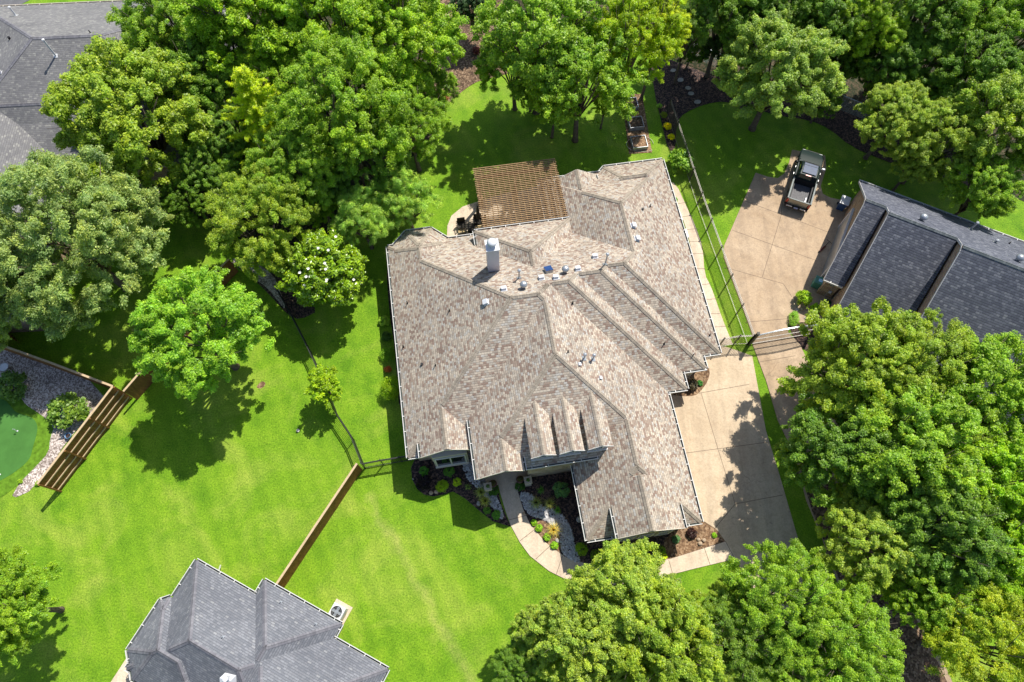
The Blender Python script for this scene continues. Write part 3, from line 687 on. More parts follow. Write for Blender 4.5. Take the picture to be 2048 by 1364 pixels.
def flue(fr, bl, root, u, v, h_, r=.05, mat='metal', cap=.12):
    p = on_roof(fr, bl, u, v); b = MB(); b.tube([p-Vector((0, 0, .1)), p+Vector((0, 0, h_))], r, 10)
    if cap: b.lathe(p+Vector((0, 0, h_-.03)), [(r, 0), (cap, .03), (cap*.9, .1), (.02, .14)], 14)
    n = slope_normal(fr, bl, p); b.box((0, 0, .015), ((.3, .3, .02) if cap else (.12, .12, .02)), 0, 0, oriented(p, n)); b.build('flue_pipe', M[mat], root)
flue(FH, MAINB, house, 1038, 556, 1.0); flue(FH, MAINB, house, 1210, 529, 1.3)
flue(FH, MAINB, house, 1168, 717, .65); flue(FH, MAINB, house, 1186, 718, .65)
for u, v in ((815, 607), (899, 622), (807, 694), (871, 731), (1145, 607), (1328, 688), (1386, 711), (1419, 671), (1300, 413), (1136, 704)):
    flue(FH, MAINB, house, u, v, .3, .035, 'black', 0)
for u, v in ((844, 729), (1285, 419)): flue(FH, MAINB, house, u, v, .12, .09, 'black', 0)
for u, v in ((1158, 728), (1200, 755)):
    p = on_roof(FH, MAINB, u, v+1); Mx = oriented(p, slope_normal(FH, MAINB, p)); b = MB(); b.box((0, 0, .06), (.2, .2, .12), 0, 0, Mx); b.build('pipe_boot', M['tin'], house)

# ------------------------------------------------------------------ pergola
pg = thing('pergola', 'brown timber pergola with close rows of slats behind the central house', 'pergola', FH.w(5.2, 29.3, 0), FH.a)
X0, X1, Y0, Y1 = 2.03-5.2, 8.36-5.2, 26.5-29.3, 32.15-29.3
rr = random.Random(4)
for k in range(16):
    x = X0+.15+(X1-X0-.3)*k/15; b = MB(); b.box((x, (Y0+Y1)/2, 3.86), (.05, Y1-Y0, .13)); b.build('rafter', M['wood_perg'], pg)
for k in range(34):
    y = Y0+.06+(Y1-Y0-.12)*k/33; b = MB(); b.beam((X0+rr.uniform(-.04, .03), y, 3.955+rr.uniform(-.006, .006)), (X1+rr.uniform(-.03, .04), y+rr.uniform(-.015, .015), 3.955), .052, .07); b.build('slat', M['wood_perg'], pg)
for y in (Y0+.35, Y1-.6): b = MB(); b.box(((X0+X1)/2, y, 3.62), (X1-X0-.3, .12, .28)); b.build('beam', M['wood_perg'], pg)
for x in (X0+.35, (X0+X1)/2, X1-.35):
    for y in (Y1-.6,) if x != X0+.35 else (Y0+1.6, Y1-.6):
        b = MB(); b.box((x, y, 1.76), (.18, .18, 3.44)); b.box((x, y, .55), (.42, .42, 1.05)); b.build('post', M['wood_perg'], pg)

# ------------------------------------------------------------------ neighbouring houses
FR_ = Frame(-26.5); s7 = .78
r1 = Block(s7, S=(31.0, 2.6, s7), N=(40.6, 2.6, s7), w=9.9, e=11.7, name='r1')
r2 = Block(s7, S=(28.6, 2.6, s7), N=(40.6, 2.6, s7), w=11.35, e=16.4, name='r2')
r3 = Block(s7, S=(25.9, 2.6, s7), N=(40.6, 2.6, s7), w=15.95, e=36.0, name='r3')
r2.ins = .14; r3.ins = .14
rh = thing('brick_house', 'brick house with stepped dark grey gable roof beside the pickup truck', 'house')
RB = [r1, r2, r3]
make_roof(FR_, RB, rh, M['sh_dark'], M['ridge_dark'], .13)
make_eaves(FR_, RB, rh, M['white'], M['siding'])
make_walls(FR_, RB, rh, M['brick'], .38)
gdm = MB(); gdm.box(FR_.w(10.22, 35.3, 1.15), (.08, 5.0, 2.3), FR_.a)
gdo = gdm.build('garage_door', M['galv'], rh)
gf = MB(); gf.box(FR_.w(10.19, 32.7, 1.2), (.14, .22, 2.5), FR_.a); gf.box(FR_.w(10.19, 37.9, 1.2), (.14, .22, 2.5), FR_.a); gf.box(FR_.w(10.19, 35.3, 2.45), (.16, 5.4, .22), FR_.a); gf.build('door_frame', M['siding'], rh)
for x, z, s, mt in ((10.75, 1.9, .3, 'galv'), (11.25, 2.1, .36, 'planter'), (11.75, 1.6, .38, 'galv'), (11.0, .9, .18, 'tin')):
    b = MB(); b.box(FR_.w(x, 31.32, z), (s, .14, s*1.2), FR_.a); b.build('meter_box', M[mt], rh, bevel=.02)
b = MB()
for x in (10.9, 11.5, 11.75): b.tube([FR_.w(x, 31.33, .1), FR_.w(x, 31.33, 1.5)], .022, 6)
b.build('conduit', M['metal'], rh)
for u, v in ((1842, 436), (2033, 517)):
    p = on_roof(FR_, RB, u, v+4); b = MB(); b.tube([p-Vector((0, 0, .1)), p+Vector((0, 0, .25))], .14, 14); b.lathe(p+Vector((0, 0, .22)), [(.13, 0), (.24, .08), (.26, .18), (.2, .3), (.06, .36)], 18); b.build('turbine_vent', M['metal'], rh, True)
flue(FR_, RB, rh, 1941, 458, .8, .07); flue(FR_, RB, rh, 1990, 485, .25, .08, 'metal', .12); flue(FR_, RB, rh, 2018, 487, .2, .04, 'black', 0)

FB = FR_; s5 = .75
b1 = Block(s5, W=-18.85, N=-5.2, S=-11.8, E=-9.0, name='b1')
b2 = Block(s5, W=-14.5, E=-9.05, N=-4.3, S=-16.0, name='b2')
b3 = Block(s5, W=-14.2, E=-5.4, N=-5.15, S=-20.0, name='b3')
b4 = Block(s5, W=-19.4, N=-7.6, S=-12.1, E=-13.5, diag=[(1, -1, -19.4, -8.0), (.9, 1.0, -19.4, -11.0)], name='b4')
BB = [b1, b2, b3, b4]
bh = thing('house', 'light grey shingled house cut off by the bottom edge beside the lawn', 'house')
make_roof(FB, BB, bh, M['sh_grey'], M['ridge_grey'], .13)
make_eaves(FB, BB, bh, M['white'], M['offwhite'])
make_walls(FB, BB, bh, M['brick'], .42)
for u, v in ((562, 1204), (632, 1248), (446, 1274)): flue(FB, BB, bh, u, v, .2, .03, 'metal', 0)
p = on_roof(FB, BB, 462, 1356); b = MB(); Mx = oriented(p, slope_normal(FB, BB, p), R(20)); b.box((0, 0, .2), (.7, .5, .5), 0, 0, Mx); b.tube([p, p+Vector((0, 0, .8))], .14, 12); b.build('roof_vent', M['tin'], bh)
for u, v in ((438, 1135),):
    q = P(u, v, 1.0); b = MB(); b.tube([P(441, 1131, .3), P(436, 1146, 2.9)], .05, 8); b.build('downspout', M['white'], bh)

FT = Frame(3.45)
t0 = Block(.5, E=-32.6, N=49.5, S=22.0, W=-75.0, name='t0')
t1 = Block(.5, W=-43.2, N=52.7, S=34.7, E=-20.0, name='t1')
t2 = Block(.76, S=(35.8, 3.0, .76), N=(42.4, 3.0, .76), e=-32.45, w=-46.0, name='t2')
TB = [t0, t1, t2]
th = thing('house', 'weathered grey shingled house behind the trees in the top left corner', 'house')
make_roof(FT, TB, th, M['sh_slate'], M['ridge_grey'], .15)
make_eaves(FT, TB, th, M['offwhite'], M['wood_pale'])
make_walls(FT, TB, th, M['brick'], .4)
flue(FT, TB, th, 112, 112, 1.5, .07, 'tin', .11); flue(FT, TB, th, 32, 31, .8, .07, 'tin', .11)
flue(FT, TB, th, 20, 78, .2, .1, 'black', 0); flue(FT, TB, th, 2, 146, .2, .09, 'tin', .12); flue(FT, TB, th, 181, 66, .25, .04, 'black', 0)

# ------------------------------------------------------------------ fences
def iron_fence(name, pts, h_, label, mat, step=2.4, rails=(.12, -.22, -.04), pick=.115, cat='fence', railmat=None):
    """pts: ground points; rails heights: negatives count down from the top"""
    base = Vector(pts[0]); root = thing(name, label, cat, base)
    L = [Vector(p)-base for p in pts]
    railmat = railmat or mat
    for zz in rails:
        z = h_+zz if zz < 0 else zz; b = MB()
        for a, c in zip(L, L[1:]): b.beam(a+Vector((0, 0, z)), c+Vector((0, 0, z)), .032 if railmat is not M['iron'] else .05, .028 if railmat is not M['iron'] else .05)
        b.build('rail', railmat, root)
    for a, c in zip(L, L[1:]):
        D = (c-a).length; n = max(1, round(D/step)); d = (c-a)/D
        for k in range(n):
            p0 = a+d*(D*k/n); b = MB(); b.box(p0+Vector((0, 0, (h_+.06)/2)), (.065, .065, h_+.06), math.atan2(d.y, d.x)); b.box(p0+Vector((0, 0, h_+.075)), (.085, .085, .03), math.atan2(d.y, d.x)); b.build('post', mat, root)
            b = MB(); m = int(D/n/pick)
            for j in range(1, m):
                q = p0+d*(D/n*j/m); b.beam(q+Vector((0, 0, .06)), q+Vector((0, 0, h_)), .022, .022)
            b.build('picket_panel', mat, root)
    p0 = L[-1]; b = MB(); b.box(p0+Vector((0, 0, (h_+.06)/2)), (.065, .065, h_+.06)); b.build('post', mat, root)
    return root
def G(u, v, z=0): p = P(u, v, z); return Vector((p.x, p.y, 0))
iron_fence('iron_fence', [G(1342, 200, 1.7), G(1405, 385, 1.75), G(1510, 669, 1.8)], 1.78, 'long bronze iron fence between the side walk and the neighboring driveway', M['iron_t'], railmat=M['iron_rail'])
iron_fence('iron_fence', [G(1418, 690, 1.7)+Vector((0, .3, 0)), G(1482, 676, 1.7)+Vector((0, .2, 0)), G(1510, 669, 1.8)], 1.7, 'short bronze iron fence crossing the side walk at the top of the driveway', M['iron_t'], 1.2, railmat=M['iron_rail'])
iron_fence('iron_fence', [G(722, 925.6, 1.4), G(700, 870, 1.4), G(666, 818, 1.4), G(640, 750, 1.4), G(612, 690, 1.4), G(575, 618, 1.4), G(548, 570, 1.4)], 1.4, 'long black iron fence running between the two lawns to the magnolia', M['iron'], 2.3)
iron_fence('iron_fence', [G(723, 927, 1.4), G(760, 920, 1.4), G(836, 908, 1.4)], 1.4, 'short black iron fence joining the wooden fence to the house corner', M['iron'], 1.25)
# sliding gate of the neighbouring drive
gp0 = G(1515, 669, 1.9); gp1 = G(1600, 655, 1.9)+Vector((1.6, .3, 0))
gt = thing('driveway_gate', 'wide arched iron gate across the neighboring driveway', 'gate', gp0)
d = gp1-gp0; D = d.length; dn = d/D
b = MB(); b.box((0, 0, 1.05), (.16, .16, 2.1)); b.box((0, 0, 2.12), (.2, .2, .05)); b.build('post', M['iron_t'], gt)
b = MB(); b.box(d+Vector((0, 0, 1.05)), (.16, .16, 2.1)); b.build('post', M['iron_t'], gt)
arc = [dn*(D*t/12)+Vector((0, 0, 1.75+.35*math.sin(math.pi*t/12))) for t in range(13)]
for off in (0, -.16): b = MB(); b.tube([q+Vector((0, 0, off)) for q in arc], .028, 6); b.build('top_rail', M['galv'], gt)
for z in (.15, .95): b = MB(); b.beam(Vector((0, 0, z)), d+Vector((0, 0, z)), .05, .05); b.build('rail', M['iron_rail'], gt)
b = MB(); n = int(D/.11)
for k in range(1, n): t = k/n; b.beam(dn*(D*t)+Vector((0, 0, .1)), dn*(D*t)+Vector((0, 0, 1.75+.35*math.sin(math.pi*t))), .02, .02)
b.build('picket_panel', M['iron_t'], gt)
def wood_fence(pts, h_, label, side=1, rails=False, hs=None, cap=True, step=2.4, bmat='wood', zb=0):
    """boards on the right of travel; rails and posts on 'side'"""
    base = Vector(pts[0]); root = thing('wooden_fence', label, 'fence', base); rq = random.Random(len(label))
    L = [Vector(p)-base for p in pts]
    b = MB(); c_ = MB(); r_ = MB()
    for a, c in zip(L, L[1:]):
        D = (c-a).length; d = (c-a)/D; n = max(1, int(D/.145)); nn = Vector((-d.y, d.x, 0))
        for k in range(n):
            q = a+d*(D*(k+.5)/n); hh = h_+rq.uniform(-.02, .02); b.box(q+nn*rq.uniform(-.006, .006)+Vector((0, 0, hh/2)), (D/n*.985, .022, hh), math.atan2(d.y, d.x))
        if cap: c_.beam(a+Vector((0, 0, h_+.02)), c+Vector((0, 0, h_+.02)), .14, .045); 
        if rails:
            for z in rails: r_.beam(a+nn*side*.05+Vector((0, 0, z)), c+nn*side*.05+Vector((0, 0, z)), .05, .09)
            m = max(1, round(D/step))
            for k in range(m+1):
                p_ = MB(); q = a+d*(D*k/m)+nn*side*.1; p_.box(q+Vector((0, 0, h_/2)), (.1, .1, h_), math.atan2(d.y, d.x)); p_.build('post', M['wood'], root)
    b.build('board_panel', M[bmat], root)
    if cap: c_.build('cap_rail', M['wood_pale'], root)
    if rails: r_.build('rail', M['wood_pale'], root)
    return root
wood_fence([G(714, 927, 1.8), G(552, 1169.7, 1.8), G(535, 1195, 1.8)], 1.8, 'brown board fence with pale cap running across the lawn to the light grey house')
wood_fence([G(226, 772.8, 2.4), G(75, 968, 2.4)], 2.4, 'tall board fence with exposed rails and posts beside the gravel bed', 1, (.35, 1.0, 1.7))
wood_fence([G(226, 772.8, 1.9), G(100, 725, 1.9), G(-60, 668, 1.9)], 1.9, 'dark board fence between the gravel bed and the shaded lawn', -1)
wood_fence([G(247, 783, 1.9), G(300, 722, 1.9), G(420, 556, 1.9)], 1.9, 'dark red board fence half hidden under the bright green maple')
wood_fence([G(420, 556, 1.9), G(458, 518, 1.9)], 1.9, 'short reddish board fence at the edge of the shaded pebble strip')
wood_fence([G(120, 210, 1.9), G(150, 320, 1.9)], 1.7, 'short board fence showing between the grey slate roof and the leaning trees')
wood_fence([G(-20, 640, 1.5), G(12, 670, 1.5)], 1.5, 'reddish board fence end under the grey green oak at the left edge')
def chain_fence(a, c, label):
    root = thing('chain_link_fence', label, 'fence', a); d = c-a; D = d.length; dn = d/D; n = max(2, round(D/3)); h_ = 1.5
    b = MB(); b.tube([Vector((0, 0, h_)), d+Vector((0, 0, h_))], .03, 6); b.build('rail', M['galv'], root)
    for k in range(n+1): b = MB(); b.tube([dn*(D*k/n), dn*(D*k/n)+Vector((0, 0, h_+.04))], .025, 6); b.build('post', M['galv'], root)
    b = MB(); m = int((D+h_)/.16)
    for k in range(m):
        for sg in (1, -1):
            t = k*.16-(h_ if sg > 0 else 0); x0, x1 = (t, t+h_) if sg > 0 else (t, t-h_)
            z0, z1 = 0, h_
            for e in (0, 1):
                pass
            lo, hi = 0.0, 1.0
            f = lambda s_: x0+(x1-x0)*s_
            if x1 != x0:
                sa = (0-x0)/(x1-x0); sb = (D-x0)/(x1-x0); s0, s1 = min(sa, sb), max(sa, sb); lo = max(lo, s0); hi = min(hi, s1)
            if hi-lo > .02: b.beam(dn*f(lo)+Vector((0, 0, z0+(z1-z0)*lo)), dn*f(hi)+Vector((0, 0, z0+(z1-z0)*hi)), .008, .008)
    b.build('wire_mesh', M['galv'], root)
chain_fence(G(1330, 62, 1.5), G(1450, 112, 1.5), 'chain link fence end in shade behind the stepping stones')
chain_fence(G(1620, 165, 1.5), G(1760, 220, 1.5), 'chain link fence stretch behind the dark mulch above the pickup truck')

# ------------------------------------------------------------------ foliage generators
def leaf_cloud(rng, centers, radii, per, ls, lw, up=.6, flat_=.75, surf=.6, out=None, tint=None, droop=0, stretch=1.0):
    """numpy arrays of quads around clump centres"""
    V = []; T = []
    for i, (c, r) in enumerate(zip(centers, radii)):
        n = int(per*(r/np.mean(radii))**2)
        d = rng.normal(size=(n, 3)); d /= np.linalg.norm(d, axis=1)[:, None]
        rad = r*(surf+(1-surf)*rng.random(n))*np.where(rng.random(n) < .25, rng.uniform(.3, 1.18, n), 1)
        ax = np.asarray(c, float)*np.array([1, 1, .6]); ax = ax/(np.linalg.norm(ax)+1e-6)+rng.normal(size=3)*.8; ax /= np.linalg.norm(ax)
        d2 = (d+ax*(d@ax)[:, None]*stretch)/(1+stretch*.35)
        p = c+d2*rad[:, None]*np.array([1, 1, flat_])
        nrm = d*.6+np.array([.12, .18, up+.35])+rng.normal(size=(n, 3))*.5; nrm /= np.linalg.norm(nrm, axis=1)[:, None]
        a = rng.normal(size=(n, 3)); a -= nrm*np.sum(a*nrm, axis=1)[:, None]
        if droop: a += np.array([0, 0, -droop])+d*droop*.5; 
        a /= np.linalg.norm(a, axis=1)[:, None]; bb = np.cross(nrm, a); bb /= np.linalg.norm(bb, axis=1)[:, None]
        s = rng.uniform(.65, 1.35, n)[:, None]
        q = np.stack([p-a*ls*s*.5, p+bb*lw*s*.5, p+a*ls*s*.5, p-bb*lw*s*.5], axis=1)
        V.append(q)
        ct = rng.normal(.5, .12); ch_ = rng.normal(.5, .13)
        t = np.zeros((n, 2)); t[:, 0] = np.clip(ct+rng.normal(0, .2, n), 0, 1); t[:, 1] = np.clip(ch_+rng.normal(0, .18, n), 0, 1); T.append(t)
    V = np.concatenate(V).reshape(-1, 3); T = np.concatenate(T); return V, T
def quads_mesh(name, V, T, mat):
    n = len(V)//4; me = bpy.data.meshes.new(name); me.vertices.add(len(V)); me.vertices.foreach_set('co', V.astype(np.float32).ravel())
    me.loops.add(n*4); me.polygons.add(n); me.loops.foreach_set('vertex_index', np.arange(n*4, dtype=np.int32))
    me.polygons.foreach_set('loop_start', np.arange(0, n*4, 4, dtype=np.int32)); me.update(calc_edges=True)
    at = me.attributes.new('tint', 'FLOAT_COLOR', 'FACE'); c = np.ones((n, 4), np.float32); c[:, :2] = T; at.data.foreach_set('color', c.ravel())
    me.materials.append(mat); return me
def crown(seed, R0=4.0, hz=.8, lobes=12, lobe_r=.42, sub=16, sub_r=.11, per=90, ls=.2, lw=.13, up=.6, mat=None, ball=False, spread=.62, surf=.6, droop=0, gap=.12, fill=30):
    rng = np.random.default_rng(seed); C = []; Rr = []; lobec = []
    for i in range(lobes):
        if ball: lc = np.zeros(3); lr = .9
        else:
            th = 2.39996*i+rng.uniform(-.5, .5); k = (i+.5)/lobes; ph = math.acos(1-1.5*k)
            rr_ = spread*rng.uniform(.85, 1.12); lc = np.array([math.sin(ph)*math.cos(th)*rr_, math.sin(ph)*math.sin(th)*rr_, math.cos(ph)*rr_*hz]); lr = lobe_r*rng.uniform(.75, 1.25)
        lobec.append(lc)
        for j in range(sub):
            if rng.random() < gap: continue
            d = rng.normal(size=3); d /= np.linalg.norm(d)
            if d[2] < -.35: d[2] *= -1
            C.append((lc+d*lr*np.array([1, 1, .85])*rng.uniform(.8, 1.08))*R0); Rr.append(sub_r*R0*rng.uniform(.6, 1.45))
    for j in range(fill):
        d = rng.normal(size=3); d /= np.linalg.norm(d); d[2] = d[2] if d[2] > -.4 else -d[2]; r = rng.uniform(.25, .95)
        C.append(d*np.array([1, 1, hz])*R0*r*.9); Rr.append(sub_r*R0*rng.uniform(.9, 1.7))
    C = np.array(C); Rr = np.array(Rr)
    V, T = leaf_cloud(rng, C, Rr, per, ls, lw, up, .8, surf, droop=droop)
    return quads_mesh('crown', V, T, mat or M['leaf']), [Vector(l*R0) for l in lobec]
def trunk_mesh(lobec, H0=6.0, r0=.24, seed=0):
    rq = random.Random(seed); b = MB(); fork = Vector((rq.uniform(-.2, .2), rq.uniform(-.2, .2), H0*.38))
    b.tube([(0, 0, -.1), (0, 0, .25), fork*.55, fork], [r0*1.45, r0*1.05, r0*.9, r0*.75], 9)
    for l in lobec[:14]:
        e = l+Vector((0, 0, H0)); m = fork.lerp(e, .5)+Vector((rq.uniform(-.4, .4), rq.uniform(-.4, .4), rq.uniform(0, .5)))
        b.tube([fork-Vector((0, 0, .1)), m, e], [r0*.5, r0*.28, r0*.1], 6)
        for k in range(3):
            e2 = e+Vector((rq.uniform(-1.2, 1.2), rq.uniform(-1.2, 1.2), rq.uniform(-.2, 1.0))); b.tube([m.lerp(e, .5), e2], [r0*.16, r0*.04], 5)
    me = b.mesh('trunk', M['bark']); me.polygons.foreach_set('use_smooth', [True]*len(me.polygons)); return me
KIND = {}
def reg(key, n, **kw):
    KIND[key] = []
    for i in range(n):
        me, lc = crown(sum(map(ord, key))*7+i*13, **kw); KIND[key].append((me, trunk_mesh(lc, seed=i), lc))
reg('broad', 4, lobes=32, lobe_r=.25, sub=18, sub_r=.082, per=330, ls=.13, lw=.07, spread=.77, surf=.2, gap=.13, fill=45)
reg('fine', 3, lobes=38, lobe_r=.22, sub=16, sub_r=.078, per=320, ls=.115, lw=.05, spread=.79, gap=.13, surf=.15, fill=50)
reg('grand', 1, lobes=46, lobe_r=.19, sub=18, sub_r=.062, per=330, ls=.095, lw=.045, spread=.83, gap=.1, surf=.15, fill=130)
reg('open', 2, lobes=28, lobe_r=.26, sub=17, sub_r=.085, per=260, ls=.15, lw=.08, spread=.78, gap=.35, surf=.2, fill=22)
reg('lumpy', 1, lobes=22, lobe_r=.28, sub=24, sub_r=.08, per=300, ls=.12, lw=.07, spread=.72, gap=.08, surf=.35, fill=40)
reg('feather', 2, lobes=14, lobe_r=.34, sub=18, sub_r=.11, per=220, ls=.28, lw=.045, droop=.7, up=.5, spread=.64, surf=.2)
reg('small', 2, lobes=9, lobe_r=.42, sub=14, sub_r=.14, per=90, ls=.38, lw=.22, spread=.5, surf=.3, fill=20)
reg('gloss', 1, lobes=20, lobe_r=.33, sub=17, sub_r=.11, per=120, ls=.28, lw=.13, mat=M['leaf_gloss'], spread=.66, surf=.4, gap=.05)
def cedar():
    rng = np.random.default_rng(77); C = []; Rr = []
    for i in range(105):
        k = (i+.5)/105; z = 4.2-8.0*k; r = (.35+3.9*k**.85)*rng.uniform(.6, 1.2); a = i*2.39996+rng.uniform(-.4, .4)
        m = max(2, int(r/.28))
        for j in range(m):
            t = (j+.6)/m; C.append((r*t*math.cos(a), r*t*math.sin(a), z+.5*t*t*r*.35-.1)); Rr.append(.2+.16*(1-t)+rng.uniform(0, .06))
    V, T = leaf_cloud(rng, np.array(C), np.array(Rr), 75, .26, .055, .9, .7, .2)
    return quads_mesh('crown', V, T, M['leaf'])
cme = cedar(); KIND['cedar'] = [(cme, trunk_mesh([Vector((0, 0, 1)), Vector((1, 0, -1)), Vector((-1, .5, -1.5))]), [])]
tcount = {}
def tree(u, v, rpx, zc, key, col, name, label, group=None, cat='tree', sq=1.0, zs=1.12):
    p = P(u, v, zc); pxm = FPX/((CAM_H-zc)/(math.cos(TILT)+(v-682)/FPX*math.sin(TILT))); rad = rpx/pxm; s_ = rad/4.0
    i = tcount.get(key, 0); tcount[key] = i+1; me, tm, lc = KIND[key][i % len(KIND[key])]
    rz = (i*2.1+u*.37) % 6.283
    root = thing(name, label, cat, (p.x, p.y, 0), rz, group)
    co = bpy.data.objects.new('crown', me); COL.objects.link(co); co.parent = root; co.location = (0, 0, zc); co.scale = (s_*sq, s_/sq, s_*zs); co.color = (*col, 1)
    to = bpy.data.objects.new('trunk', tm); COL.objects.link(to); to.parent = root; to.scale = (s_*.95, s_*.95, zc/6.0)
    return root, co, s_
MG = (.2, .33, .03); DG = (.13, .24, .03); GG = (.235, .32, .13); OG = (.225, .32, .035); BG = (.225, .36, .025); LG = (.25, .345, .055)
grp = 'trees of the wooded lots'
